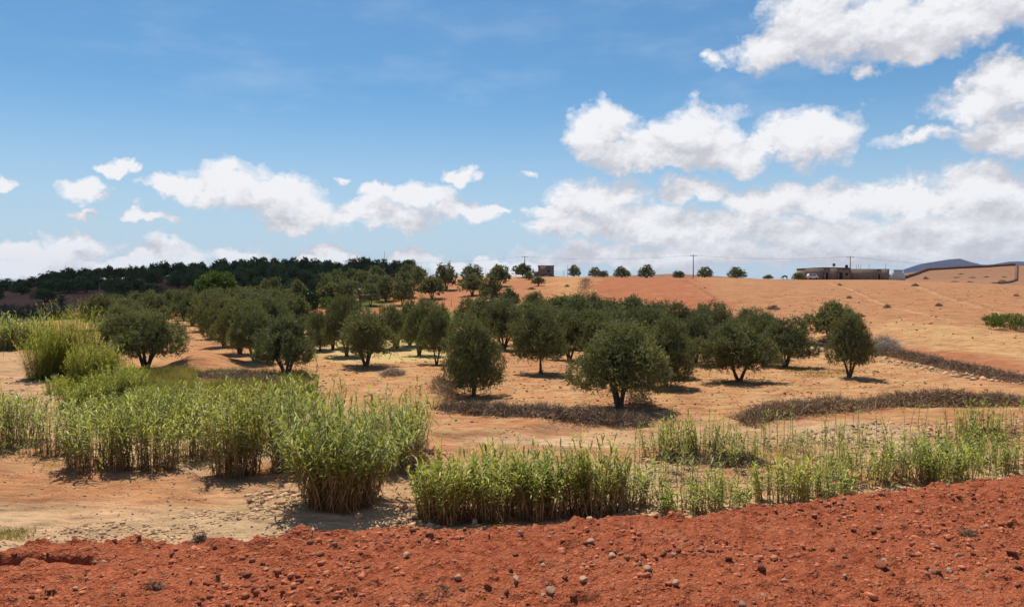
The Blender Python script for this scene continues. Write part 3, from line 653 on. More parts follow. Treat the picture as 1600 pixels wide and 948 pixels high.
for (px, py, wp, tp) in [(425,541,78,464),(455,527,70,463),(402,524,68,458),(380,514,62,454),(432,512,60,455),(352,511,58,452),(462,510,52,462),(326,504,52,450),(405,503,54,452),(347,496,48,448),(376,497,50,450),(440,498,48,455),(302,497,46,450),(420,492,44,450),(395,490,40,449),(455,492,40,458),(362,503,50,452),(470,522,50,474)]:
    place_olive(px, py, wp, tp, 'olive tree in the dense block behind the left track row', GB)
GC = 'olive trees left of the track'
for (px, py, wp, tp) in [(205,524,66,468),(245,510,56,460),(222,503,52,457),(262,498,44,456),(185,500,50,462),(240,494,42,454),(205,492,40,456),(165,496,44,460)]:
    place_olive(px, py, wp, tp, 'grey-green olive tree in the group behind and left of the track', GC)
GD = 'olive trees massed in the middle grove'
for (px, py, wp, tp) in [(758,540,84,464),(870,532,88,461),(908,545,84,462),(948,536,80,468),(986,532,80,465),(828,530,74,472),(930,566,92,482),(1010,562,86,482),(1062,548,76,472),(1086,568,80,492),(1132,550,70,474),(1190,562,72,487),(1166,545,62,482),(1095,530,56,476),(890,562,84,482),(962,556,88,484),(1030,532,66,474),(855,548,74,474),(905,522,66,464),(938,515,60,466),(870,512,60,463),(1050,590,70,500),(740,524,60,466),(775,515,56,468),(988,510,56,468),(1150,566,60,498),(640,540,60,472),(620,545,60,478),(520,545,56,470),(500,548,46,486)]:
    place_olive(px, py, wp, tp, 'olive tree in the dense middle grove behind the front trees', GD)
GE = 'dark olive trees on the shaded left hillside'
nhill = 0
rr = random.Random(5)
for row, yd in enumerate(np.arange(166, 306, 9.0)):
    for k in range(70):
        x_ = -215 + k * 7.4 + rr.uniform(-1.8, 1.8) + (row % 2) * 3.4; y_ = yd + rr.uniform(-2.5, 2.5)
        px = 800 + 1200 * x_ / y_
        if px < -25 or px > 665: continue
        dens_ = 1.0 if y_ > 284 else np.interp(px, [0, 120, 230, 330, 400, 560, 620, 665], [0.42, 0.42, 0.6, 0.8, 0.95, 0.95, 0.75, 0.5])
        if y_ < 200 and px < 330: dens_ *= 0.25
        if y_ < 185 and 470 < px: dens_ *= 0.5
        if rr.random() > dens_: continue
        if y_ > 284 and 95 < px < 125: hgt = 3.4
        else: hgt = rr.choice((rr.uniform(3.6, 5.0), rr.uniform(4.6, 6.4)))
        if px < 80: hgt *= 0.85
        if px < 330 and y_ < 284: hgt *= 0.8
        nhill += 1
        place_olive(px, 0, 1200 / y_ * rr.uniform(5.0, 6.8), hgt, 'dark olive tree of the shaded grove on the left hillside', GE, None, xy=(x_, y_))
print('hill trees', nhill)
for pool in (NEAR, MID, FAR):
    for o in pool:
        if o.name not in used:
            for c_ in list(o.children): bpy.data.objects.remove(c_)
            bpy.data.objects.remove(o)

# big pale-green broadleaf tree and dark bush among the olives
def leafy(name, px, py, wp, tp, material, label, cat, nshoot, nleaf, L, wd, trunk=True, seed=1, xy=None, squash=1.0):
    x, y = G(px, py) if xy is None else xy
    rng = np.random.default_rng(seed); root = empty(name, (x, y, zat(x, y))); W_ = wp / 1200 * y / 2; Hh = (py - tp) / 1200 * y
    lobes = []; z0 = 0.18 if trunk else 0.0
    zc_ = Hh * (0.5 + z0 / 2); rv = Hh * (1 - z0) / 2
    lobes.append((np.array([0, 0, zc_]), np.array([W_ * .82, W_ * .82, rv * .9])))
    for k in range(24):
        a = k * 2.4; e = math.asin(-0.75 + 1.7 * (k + .5) / 24); s = rng.uniform(.24, .36) * W_; q = W_ * .72 * math.cos(e * .85)
        lobes.append((np.array([math.cos(a) * q, math.sin(a) * q, zc_ + rv * .74 * math.sin(e)]), np.array([s, s, min(s * 1.1, rv * .5)])))
    p, d, f = crown_points(lobes, nshoot, rng, 0.55)
    p[:, 2] = np.maximum(p[:, 2], 0.05)
    sd = unit(d * 0.5 + np.array([0, 0, 0.9]) + rng.normal(size=d.shape) * 0.35)
    k = np.repeat(np.arange(len(p)), nleaf); n = len(k); tt = rng.random(n); sl = L * 2.2
    base = p[k] + sd[k] * (sl * tt)[:, None] + rng.normal(size=(n, 3)) * L * 0.2
    V, Qd = leaf_quads(base, unit(sd[k] + rng.normal(size=(n, 3)) * 0.55), L * rng.uniform(0.7, 1.3, n), wd, rng)
    tint = np.repeat(np.clip(0.3 + 0.45 * rng.random(len(p))[k] + rng.normal(size=n) * 0.15, 0, 1), 4)
    mk('crown', V, Qd, None, material, root, attrs={'tint': tint})
    if trunk:
        tb = MB(); tb.tube([(0, 0, -0.2), (0, 0, Hh * 0.2), (0.1, 0, Hh * 0.5), (0, 0.1, Hh * 0.8)], [0.3, 0.24, 0.15, 0.03], 8)
        for q_ in range(5):
            a = q_ * 1.3; tb.tube([(0, 0, Hh * 0.2), (math.cos(a) * W_ * .3, math.sin(a) * W_ * .3, Hh * .45), (math.cos(a) * W_ * .6, math.sin(a) * W_ * .6, Hh * .65)], [0.14, 0.09, 0.02], 6)
        tb.build('trunk', M_BARK, root, smooth=True)
    return tag(root, label, cat)
leafy('broadleaf_tree', 338, 500, 62, 429, M_GRTREE, 'big yellow-green broadleaf tree rising above the olive block', 'tree', 2600, 9, 0.30, 0.10, seed=3)
leafy('fig_tree', 478, 499, 38, 458, M_DKBUSH, 'very dark round fig-like tree beside the straw plot', 'tree', 1100, 9, 0.28, 0.10, seed=4)
leafy('shrub', 512, 482, 26, 468, M_GRTREE, 'low bright green shrub between the dark round tree and the palm', 'shrub', 300, 8, 0.3, 0.1, False, 5)
leafy('shrub', 460, 490, 34, 466, M_GRTREE, 'low bright green shrub left of the dark round tree', 'shrub', 400, 8, 0.3, 0.1, False, 6)
leafy('low_bush', 1572, 516, 62, 495, M_GRTREE, 'low wide green bush alone on the tan slope, far right', 'bush', 1100, 8, 0.16, 0.04, False, 9)
leafy('shrub', 520, 470, 30, 462, M_OLIVE, 'low grey shrub under the shaded hillside grove', 'shrub', 200, 8, 0.3, 0.1, False, 10)

# palms
def palm(px, py, tp, wp, label, seed=0):
    x, y = G(px, py); rng = np.random.default_rng(seed); k_ = y / 1200; Hh = (py - tp) * k_; Rr = wp * k_ / 2
    root = empty('palm_tree', (x, y, zat(x, y))); tb = MB(); th = Hh * 0.5
    tb.tube([(0, 0, -.2), (0, 0, th * .4), (0, 0, th), (0, 0, th + .2)], [0.32, 0.27, 0.3, 0.16], 9); tb.build('trunk', M_BARK, root, smooth=True)
    fb_ = MB()
    for f in range(38):
        a = f * 2.4; e = R(rng.uniform(-15, 85)); L = Rr * rng.uniform(0.9, 1.15); pts = []
        for t in np.linspace(0, 1, 9):
            r_ = L * (t * math.cos(e) * (1 - .1 * t) + .25 * t * t * math.sin(e)); z_ = th + .1 + (Hh - th) * 1.25 * (t * math.sin(e)) - (Hh - th) * .55 * t * t
            pts.append((math.cos(a) * r_, math.sin(a) * r_, z_))
        pts = np.array(pts); fb_.tube(pts, np.linspace(.04, .01, 9), 4, 0.6, False)
        tg = unit(np.gradient(pts, axis=0)); sd = unit(np.cross(tg, [0, 0, 1.0]))
        for s in (-1, 1):
            for t in np.linspace(0.12, 0.98, 22):
                j_ = t * 8; a0 = int(min(j_, 7)); q = pts[a0] * (1 - (j_ - a0)) + pts[a0 + 1] * (j_ - a0)
                ll = 0.22 * L * (1 - abs(t - .45)); dr = tg[a0] * .55 + s * sd[a0] * .8 + np.array([0, 0, -.15 + .2 * rng.random()]); dr = dr / np.linalg.norm(dr)
                wv = tg[a0] * 0.045
                fb_.add([q - wv, q + wv, q + dr * ll], None, [(0, 1, 2)], rng.uniform(.2, 1))
    fb_.build('frond_crown', M_PALM, root)
    return tag(root, label, 'palm tree')
palm(563, 486, 445, 40, 'palm tree with splayed fronds in front of the hillside grove', 1)
palm(437, 478, 442, 34, 'palm tree poking out of the olive block left of the dark round tree', 2)
palm(96, 492, 456, 42, 'dark palm in the shade above the yellow-green bush', 3)

# ------------------------------------------------------------------ giant reeds
def reeds(px, py, rx, depth, hm, label, n, seed, lean=0.35, group=None, name='reed_clump', dry=0.42, leafL=0.46, xy=None, gap=0.0, skirt=8, kind=None, lw=0.027, per=13, mt=None):
    """clump of stalks on an ellipse rx (px half width) x depth (m)"""
    x, y = G(px, py) if xy is None else xy
    y = y + depth * 0.9
    x = (px - 800) / 1200 * y if xy is None else x
    rng = np.random.default_rng(seed); rw = rx / 1200 * y; root = empty(name, (x, y, zat(x, y)))
    a = rng.random(n) * 6.283; q = np.sqrt(rng.random(n)); sx_, sy_ = np.cos(a) * q * rw, np.sin(a) * q * depth
    if gap:
        keep = vnoise((x + sx_) / 0.5, (y + sy_) / 0.5, seed) > gap - 0.5; sx_, sy_, q, a = sx_[keep], sy_[keep], q[keep], a[keep]; n = len(sx_)
    zb = HS(x + sx_, y + sy_) - zat(x, y) - 0.05
    hh = hm * np.clip(rng.normal(0.84, 0.17, n), 0.3, 1.2) * (1 - 0.22 * q ** 2)
    ln = lean * q * 0.6; lx = np.cos(a) * ln + rng.normal(size=n) * 0.09; ly = np.sin(a) * ln + rng.normal(size=n) * 0.09; bent = rng.random(n) < 0.07; lx = np.where(bent, lx + rng.normal(size=n) * .5, lx); hh = np.where(bent, hh * .75, hh)
    # stalk curve: 5 points
    T5 = np.linspace(0, 1, 5)[None, :, None]
    S = np.stack([sx_, sy_, zb], -1)[:, None, :] + np.concatenate([(lx * hh)[:, None, None] * T5 ** 1.6, (ly * hh)[:, None, None] * T5 ** 1.6, hh[:, None, None] * T5], -1)
    r_ = (0.016 * lw / 0.027 * (1.15 - T5 * 0.85))
    offs = np.array([[1, 0, 0], [-0.5, 0.87, 0], [-0.5, -0.87, 0]])
    Vs = (S[:, :, None, :] + offs[None, None] * r_[..., None]).reshape(-1, 3)
    b_ = (np.arange(n)[:, None, None] * 15 + np.arange(4)[None, :, None] * 3); j_ = np.arange(3)[None, None]
    Qs = np.stack([b_ + j_, b_ + (j_ + 1) % 3, b_ + 3 + (j_ + 1) % 3, b_ + 3 + j_], -1).reshape(-1, 4)
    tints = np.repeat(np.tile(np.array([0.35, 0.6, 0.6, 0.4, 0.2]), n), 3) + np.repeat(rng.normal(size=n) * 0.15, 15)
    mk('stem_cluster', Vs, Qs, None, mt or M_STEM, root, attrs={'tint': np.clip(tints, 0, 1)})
    # leaves
    def leaves(t0, t1, per, Lm, wd, droop, mt, nm, tl, th_):
        k = np.repeat(np.arange(n), per); m = len(k); t = t0 + (t1 - t0) * (np.tile(np.arange(per), n) + rng.random(m) * 0.8) / per
        idx = np.minimum((t * 4).astype(int), 3); fr = (t * 4 - idx)[:, None]
        base = S[k, idx] * (1 - fr) + S[k, idx + 1] * fr
        az_ = rng.random(n)[k] * 6.28 + (np.tile(np.arange(per), n) % 2) * 3.14 + rng.normal(size=m) * 0.5
        up = np.clip(0.62 + 0.9 * (t - 0.6) + rng.normal(size=m) * 0.18, 0.1, 1.35) if droop < 1 else rng.uniform(-0.9, 0.5, m)
        L = Lm * rng.uniform(0.65, 1.15, m) * np.where(t > 0.93, 0.8, 1) * np.clip(hh[k] / 2.0, 0.5, 1.0)
        hx, hy = np.cos(az_), np.sin(az_); out_ = []
        for s, wv in ((0.0, 0.5), (0.38, 1.0), (0.72, 0.7), (1.0, 0.05)):
            hr = L * s * np.cos(up); zz = L * (s * np.sin(up) - droop * 0.62 * s * s * np.cos(up).clip(0.2))
            c_ = base + np.stack([hx * hr, hy * hr, zz], -1); sd = np.stack([-hy, hx, np.zeros(m)], -1) * (wd * wv); out_ += [c_ - sd, c_ + sd]
        V = np.stack(out_, 1).reshape(-1, 3); b = np.arange(m)[:, None] * 8
        Qd = np.concatenate([np.concatenate([b + 2 * s, b + 2 * s + 1, b + 2 * s + 3, b + 2 * s + 2], 1) for s in range(3)])
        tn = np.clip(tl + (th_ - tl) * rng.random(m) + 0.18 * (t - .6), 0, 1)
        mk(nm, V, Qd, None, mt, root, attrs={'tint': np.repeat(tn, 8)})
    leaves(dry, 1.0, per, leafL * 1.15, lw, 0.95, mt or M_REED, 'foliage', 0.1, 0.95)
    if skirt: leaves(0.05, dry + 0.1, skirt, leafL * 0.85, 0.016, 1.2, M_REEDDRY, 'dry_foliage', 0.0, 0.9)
    if kind: root['kind'] = kind
    return tag(root, label, 'reeds', group)
reeds(530, 806, 54, 1.0, 3.15, 'largest reed clump at the centre left, bare stalks fanning from a dark base', 220, 1, 0.95, leafL=0.50, skirt=12, dry=.52)
reeds(600, 745, 52, 1.5, 2.85, 'tall reed stand joined to the right rear of the largest clump', 120, 2, 0.3)
reeds(640, 722, 26, 1.5, 2.48, 'slimmer reed clump at the right tip of the rear stand, above the stone gap', 56, 3, 0.3)
reeds(478, 745, 52, 1.5, 3.59, 'tallest leafy reeds behind the left side of the largest clump', 120, 4, 0.3)
reeds(366, 750, 36, 0.8, 3.22, 'narrow dark-footed reed clump standing in its own shadow left of the largest', 96, 5, 0.35, skirt=8)
reeds(300, 722, 38, 1.0, 2.48, 'reed clump joining the dark-footed clump to the left stand', 56, 6, 0.3)
reeds(225, 740, 44, 0.8, 2.65, 'right half of the left reed stand with dead stalks at its foot', 72, 7, 0.35)
reeds(150, 742, 52, 0.8, 2.57, 'left half of the left reed stand with dark root shadows on the sand', 80, 8, 0.4)
reeds(95, 712, 40, 1.0, 2.21, 'thin pale-footed reeds at the left end of the left stand', 44, 9, 0.3)
reeds(10, 705, 46, 1.4, 2.39, 'bright reed clump cut off by the left edge of the view', 104, 10, 0.3, skirt=3)
reeds(420, 700, 52, 1.6, 2.43, 'leafy reeds filling in behind the dark-footed clump', 88, 11, 0.3, skirt=3)
reeds(250, 690, 70, 1.6, 2.13, 'reed bank behind the left reed stand', 96, 12, 0.3, skirt=3)
reeds(345, 668, 50, 2.2, 1.96, 'hindmost yellowish reeds left of the tall ones', 72, 13, 0.3, skirt=3)
reeds(160, 668, 46, 2.0, 1.66, 'short reeds by the bare sand behind the left stand', 56, 14, 0.3, skirt=3)
reeds(692, 822, 40, 0.8, 1.98, 'reed clump with a blackish foot right of the stone gap', 120, 15, 0.35, leafL=0.42, dry=.5)
reeds(765, 815, 44, 0.9, 1.93, 'reed clump between the blackish-footed clump and the brown-stemmed stand', 96, 16, 0.3, leafL=0.42, dry=.5)
reeds(850, 818, 40, 0.9, 1.98, 'left half of the brown-stemmed reed stand at the red dirt edge', 112, 17, 0.3, leafL=0.45, skirt=8, dry=.5)
reeds(925, 812, 46, 0.8, 2.07, 'right half of the brown-stemmed reed stand at the red dirt edge', 120, 18, 0.35, leafL=0.45, skirt=8, dry=.5)
reeds(800, 790, 60, 1.2, 1.93, 'reeds standing behind the gap of the brown-stemmed stand', 72, 19, 0.3)
reeds(990, 800, 32, 0.8, 1.47, 'thin reeds at the right end of the brown-stemmed stand', 36, 20, 0.3)
reeds(1045, 722, 38, 0.7, 1.61, 'left part of the small reed island on pale stones', 36, 21, 0.35, skirt=9, dry=0.4)
reeds(1100, 722, 32, 0.6, 1.75, 'middle of the small reed island with a pointed green top', 32, 22, 0.35, skirt=12, dry=0.4)
reeds(1160, 725, 34, 0.6, 1.38, 'right brown-based end of the small reed island', 28, 23, 0.4, skirt=12, dry=0.35)
reeds(1562, 745, 60, 1.2, 1.36, 'dense green reeds above the red dirt at the far right edge', 72, 24, 0.3, skirt=3)
reeds(1480, 765, 48, 1.0, 1.52, 'brightest drooping reeds right of centre of the sparse bed', 80, 25, 0.35, skirt=4, leafL=0.5)
reeds(1420, 760, 40, 1.0, 1.60, 'spiky dark-tipped reeds beside the brightest drooping ones', 48, 26, 0.3, skirt=3)
reeds(1345, 765, 42, 1.0, 1.47, 'low leafy reeds in the middle of the sparse bed', 44, 27, 0.35, skirt=3)
reeds(1220, 800, 42, 0.8, 1.66, 'dense short reeds with dark spikes above the red dirt edge', 60, 28, 0.3, skirt=3)
reeds(1290, 790, 44, 0.8, 1.20, 'dull short reeds right of the dense short ones', 44, 29, 0.3, skirt=5)
reeds(1538, 690, 34, 0.8, 1.36, 'upper right reeds rising in front of the thorn hedge', 32, 30, 0.3, skirt=2)
reeds(1130, 812, 40, 0.7, 1.29, 'olive-coloured short reeds at the dirt edge left of the dense short ones', 36, 31, 0.3, skirt=5)
reeds(1065, 812, 36, 0.7, 1.10, 'sparse yellow short reeds at the dirt edge near the dark hole', 32, 32, 0.3, skirt=6)
reeds(12, 548, 62, 3.0, 3.1, 'far green reed bank at the left edge behind the pale sand', 330, 33, 0.2, skirt=1, leafL=0.8, lw=.05, dry=.1)
reeds(62, 540, 24, 2.0, 1.66, 'lower dim reeds joining the far reed bank to the yellow bush', 120, 34, 0.2, skirt=1, leafL=0.8, lw=.05, dry=.1)
for (px, py, rx, dp, hm, n, sd_, lab) in [(104, 590, 36, 1.7, 4.8, 420, 51, 'tallest feathery yellow-green spray of broom at the edge of the pale sand'), (66, 596, 22, 1.2, 3.3, 170, 52, 'feathery broom spray sloping down to the sand left of the tallest one'),
    (142, 606, 28, 1.3, 3.0, 180, 53, 'feathery broom spray at the right foot of the tallest one'), (182, 628, 34, 1.5, 1.9, 160, 54, 'low yellow-green spray between the broom and the front reeds'), (125, 640, 30, 1.0, 1.6, 120, 55, 'lowest yellow-green spray bordering the bare sand'), (240, 632, 40, 1.5, 0.9, 130, 56, 'low straggling spray below the spreading many-stemmed olive'),
    (165, 605, 30, 2.0, 1.7, 120, 57, 'yellow-green spray tucked behind the lower broom, against the olive shade'), (90, 618, 24, 0.8, 1.2, 80, 58, 'small yellow-green tuft at the sand edge under the broom'), (330, 628, 40, 1.2, 0.7, 90, 59, 'low yellowish spray before the dead grey weeds'), (205, 655, 50, 1.4, 0.95, 120, 60, 'yellow-green spray merging into the back of the left reeds')]:
    o = reeds(px, py, rx, dp, hm, lab, n, sd_, 0.42, name='broom_bush', dry=0.03, leafL=0.42, skirt=0, lw=0.017, per=34, mt=M_YBUSH); o['category'] = 'bush'
# scattered single reeds over the stony bed
def scatter_reeds():
    rng = np.random.default_rng(77); pts = []
    while len(pts) < 330:
        px = rng.uniform(990, 1640); py = rng.uniform(690 - (px - 1000) * 0.04, 815 - max(0, px - 1050) * 0.085)
        x, y = G(px, py)
        if vnoise(x / 1.4, y / 1.4, 3) < -0.12: continue
        pts.append((x, y))
    for k in range(20):
        px = rng.uniform(0, 60); x, y = G(px, rng.uniform(690, 720)); pts.append((x, y))
    return pts
SR = scatter_reeds()
def stalk_field(pts, hlo, hhi, seed, name, label, cat):
    rng = np.random.default_rng(seed); st = MB(); lf = MB()
    for (x, y) in pts:
        h = rng.uniform(hlo, hhi); z = zat(x, y) - 0.03; lx, ly = rng.normal(size=2) * 0.08 * h
        P5 = [(x + lx * t * t, y + ly * t * t, z + h * t) for t in (0, .35, .7, 1)]
        st.tube(P5, [0.012, 0.011, 0.008, 0.003], 3, rng.uniform(.3, .7), False)
        P5 = np.array(P5)
        for q in range(int(10 + h * 5)):
            t = 0.12 + 0.88 * (q + rng.random()) / (10 + h * 5); i_ = min(int(t * 3), 2); b = P5[i_] * (1 - (t * 3 - i_)) + P5[i_ + 1] * (t * 3 - i_)
            a_ = rng.random() * 6.28; e = rng.uniform(0.4, 1.25) if t > 0.5 else rng.uniform(0, .9); L = rng.uniform(.2, .42); hx, hy = math.cos(a_), math.sin(a_); V = []
            for s, wv in ((0, .5), (.45, 1), (1, .05)):
                c_ = b + np.array([hx * L * s * math.cos(e), hy * L * s * math.cos(e), L * (s * math.sin(e) - .45 * s * s * math.cos(e))]); sd = np.array([-hy, hx, 0]) * .017 * wv; V += [c_ - sd, c_ + sd]
            lf.add(V, [(0, 1, 3, 2), (2, 3, 5, 4)], None, rng.uniform(.2, 1))
    root = empty(name, (0, 0, 0)); st.build('stem_cluster', M_STEM, root); lf.build('foliage', M_REED, root)
    root['kind'] = 'stuff'; root['label'] = label
stalk_field(SR, 0.5, 1.7, 5, 'reed_bed', 'thin single reeds scattered over the stony wadi bed', 'reeds')

# ------------------------------------------------------------------ weeds, thorn hedges, twig heaps
def blades(region, n, h, wd, mt, name, label, seed, tiltup=1.0, keep=None, kind='stuff', cat=None, curl=0.5):
    rng = np.random.default_rng(seed); pts = np.array([G(*p) for p in region]); x0, y0 = pts.min(0); x1, y1 = pts.max(0)
    x = rng.uniform(x0, x1, n * 3); y = rng.uniform(y0, y1, n * 3); m = in_poly(x + vnoise(x, y, 5) * 1.2, y + vnoise(x, y, 6) * 1.5, [tuple(p) for p in pts]) & (vnoise(x / 1.3, y / 1.3, seed) > -0.28 + 0.25 * rng.random(len(x)))
    x, y = x[m][:n], y[m][:n]; n = len(x); z = H(x, y) + near_relief(x, y) - 0.03
    hh = h * rng.uniform(0.4, 1.2, n) * (1 + 0.8 * vnoise(x / 1.8, y / 1.8, seed + 1)); a = rng.random(n) * 6.28; b = rng.random(n) * 6.28
    d = np.stack([np.cos(a) * curl, np.sin(a) * curl, np.full(n, tiltup)], -1) * hh[:, None]; sd = np.stack([np.cos(b), np.sin(b), np.zeros(n)], -1) * wd
    base = np.stack([x, y, z], -1); V = np.stack([base - sd, base + sd, base + d * .55 + sd, base + d * .55 - sd, base + d * np.array([1.3, 1.3, 1])], 1).reshape(-1, 3)
    k = np.arange(n)[:, None] * 5; Q = np.concatenate([k, k + 1, k + 2, k + 3], 1); T = np.concatenate([k + 3, k + 2, k + 4], 1)
    tn = np.clip(0.5 + vnoise(x / 1.6, y / 1.6, seed + 3) * 0.9 + rng.normal(size=n) * .2, 0, 1)
    o = mk(name, V, Q, T, mt, attrs={'tint': np.repeat(tn, 5)}); o['kind'] = kind; o['label'] = label
    if cat: o['category'] = cat
    return o
blades([(150, 585), (300, 578), (480, 585), (500, 640), (380, 665), (200, 668), (120, 640), (95, 600)], 30000, 0.55, 0.012, M_WEED, 'weeds', 'dry olive-coloured weeds filling the bank behind the left reeds', 1)
blades([(120, 600), (260, 600), (340, 640), (330, 680), (130, 680)], 7000, 0.75, 0.014, M_WEED, 'weeds', 'taller fresh green weeds at the back of the left reeds', 2)
blades([(0, 478), (110, 482), (110, 500), (0, 495)], 3000, 1.0, 0.05, M_DKBUSH, 'weeds', 'dull green scrub at the foot of the shaded hillside', 3)
blades([(1220, 565), (1330, 572), (1330, 590), (1230, 588)], 1800, 0.16, 0.012, M_WEED, 'grass', 'thin green grass around the right-hand trees', 4)
blades([(1000, 690), (1600, 650), (1600, 740), (1300, 775), (1050, 800)], 5200, 0.22, 0.010, M_WEED, 'grass', 'straw-coloured grass tufts on the stony wadi bed', 6, curl=0.9)
blades([(0, 640), (660, 650), (640, 720), (0, 740)], 5000, 0.25, 0.010, M_WEED, 'grass', 'dry grass between the reed stands', 7, curl=0.9)
blades([(-20, 826), (30, 830), (30, 856), (-20, 856)], 900, 0.22, 0.006, M_WEED, 'grass', 'pale grass tuft at the left edge of the red dirt', 8)
blades([(860, 545), (1450, 600), (1300, 660), (700, 660), (520, 600)], 9000, 0.09, 0.012, M_REEDDRY, 'stubble', 'dry straw lying thinly under the front olive trees', 9, curl=1.8)
def twig_bank(path, halfw, h, n, mt, name, label, seed, cat='hedge', L=0.45, wd=0.011):
    """tangled heap of thorn twigs along a path of photo points"""
    rng = np.random.default_rng(seed); pts = np.array([G(*p) for p in path]); seg = np.linalg.norm(np.diff(pts, axis=0), axis=1); cum = np.concatenate([[0], np.cumsum(seg)])
    s = rng.random(n) * cum[-1]; cx = np.interp(s, cum, pts[:, 0]); cy = np.interp(s, cum, pts[:, 1]); i_ = np.clip(np.searchsorted(cum, s) - 1, 0, len(seg) - 1)
    tg = np.diff(pts, axis=0)[i_] / seg[i_][:, None]; nr = np.stack([-tg[:, 1], tg[:, 0]], -1)
    o_ = rng.normal(size=n) * 0.45; hv = (0.35 + 1.5 * (vnoise(s / 1.3, s * 0, seed) + .5) * .8 + .25 * vnoise(s / .4, s * 0, seed + 1)) * np.minimum(1, np.minimum(s, cum[-1] - s) / (halfw * 1.5) + .15)
    x = cx + nr[:, 0] * o_ * halfw; y = cy + nr[:, 1] * o_ * halfw; zt = h * hv * np.exp(-(o_) ** 2 * 1.2)
    z = HS(x, y) + zt * rng.random(n) ** 0.7 - 0.02
    d = unit(rng.normal(size=(n, 3)) * np.array([1, 1, .75]) + np.array([0, 0, .25])) * (L * rng.uniform(.4, 1.2, n))[:, None]; sd = unit(np.cross(d, rng.normal(size=(n, 3)))) * wd
    b = np.stack([x, y, z], -1); m_ = b + d * .5 + rng.normal(size=(n, 3)) * L * .12; e = b + d
    o0 = b[0].copy(); V = np.stack([b - sd, b + sd, m_ + sd, m_ - sd, e], 1).reshape(-1, 3); V[:, 2] = np.maximum(V[:, 2], np.repeat(HS(x, y), 5) - .03)
    k = np.arange(n)[:, None] * 5
    o = mk(name, V - o0, np.concatenate([k, k + 1, k + 2, k + 3], 1), np.concatenate([k + 3, k + 2, k + 4], 1), mt, attrs={'tint': np.repeat(np.clip(rng.normal(.45, .3, n) + .35 * vnoise(s / 2.2, s * 0, seed + 5), 0, 1), 5)}); o.location = o0
    return tag(o, label, cat)
twig_bank([(690, 636), (760, 648), (850, 652), (940, 658), (1012, 660)], 0.95, 0.38, 12000, M_TWIG, 'thorn_hedge', 'dark dry thorn heap below the largest olive tree', 1)
twig_bank([(1158, 660), (1230, 648), (1330, 638), (1440, 632), (1530, 630), (1610, 630)], 1.05, 0.50, 19000, M_TWIG, 'thorn_hedge', 'long thick dry thorn hedge curving along the right wadi bank', 2)
twig_bank([(1365, 552), (1420, 562), (1500, 580), (1560, 592), (1640, 600)], 1.1, 0.52, 12000, M_TWIG, 'thorn_hedge', 'upper dry thorn hedge with stones at the foot of the tan slope', 3)
twig_bank([(1362, 556), (1382, 546), (1400, 552)], 1.1, 1.2, 3000, M_PALETWIG, 'brushwood_pile', 'pile of loose branches at the left end of the upper thorn hedge', 4, 'brushwood', L=0.9)
twig_bank([(598, 585), (628, 586)], 0.8, 0.5, 1500, M_PALETWIG, 'dead_bush', 'bleached grey dead bush lying on the soil before the straw plot tree', 5, 'dead bush')
twig_bank([(916, 436), (914, 448), (908, 466), (905, 480)], 2.0, 0.45, 2200, M_TWIG, 'scrub_line', 'grey scrub line running down the slope left of the red field', 6, 'scrub', L=.5, wd=.03)
twig_bank([(300, 592), (360, 590), (420, 598), (465, 600)], 1.3, 0.42, 5000, M_TWIG, 'dead_bush', 'low grey dead weeds before the rounded tree at the track row end', 7, 'dead bush')
twig_bank([(160, 562), (172, 590)], 1.2, 1.6, 2600, M_TWIG, 'dead_bush', 'tall grey dead scrub between the yellow bush and the spreading olive', 8, 'dead bush', L=.7)
twig_bank([(1030, 718), (1100, 724), (1185, 722)], 0.7, 0.5, 5000, M_TWIG, 'dead_bush', 'brown dead litter under the small reed island', 9, 'dead bush', L=.35)
twig_bank([(688, 600), (700, 630)], 0.8, 1.2, 1200, M_TWIG, 'dead_bush', 'wispy dry stalks left of the low-skirted olive tree', 10, 'dead bush', L=.6)
twig_bank([(990, 625), (1010, 636)], 0.6, 0.9, 500, M_TWIG, 'dead_bush', 'bare forked twigs right of the largest tree trunk', 11, 'dead bush', L=.6)
SCR = [(1467,478,14,'reddish dry scrub tuft in the middle of the tan slope'),(1327,466,11,'dry scrub tuft below the tall right power pole'),(1386,481,14,'flat dry scrub tuft on the tan slope behind the lollipop-shaped tree'),(1430,447,13,'dry scrub tuft below the end of the whitewashed wall'),
 (1588,463,12,'dry scrub tuft high at the right edge of the slope'),(1208,484,22,'pale scrub patch behind the middle grove on the slope'),(1447,436,9,'dark scrub spot at the foot of the far brown hill'),(1312,446,8,'small dark tuft at the start of the rut below the house'),
 (886,448,8,'small dark tuft on the orange slope below the two-stemmed tree'),(1540,500,16,'brown dry scrub at the left of the low wide green bush'),(1345,495,14,'dry scrub tops showing behind the lollipop-shaped tree'),(830,452,12,'dark scrub and shade below the little hut tree'),(1262,433,9,'dark scrub at the left corner of the long house')]
for k, (px, py, wp, lab) in enumerate(SCR):
    x, y = G(px, py); s_ = wp / 1200 * y
    twig_bank([(px - wp * .35, py), (px + wp * .35, py + .3)], s_ * .3, s_ * .38, 500, M_TWIG, 'dry_tuft', lab, 20 + k, 'scrub', L=s_ * .25, wd=s_ * .012)

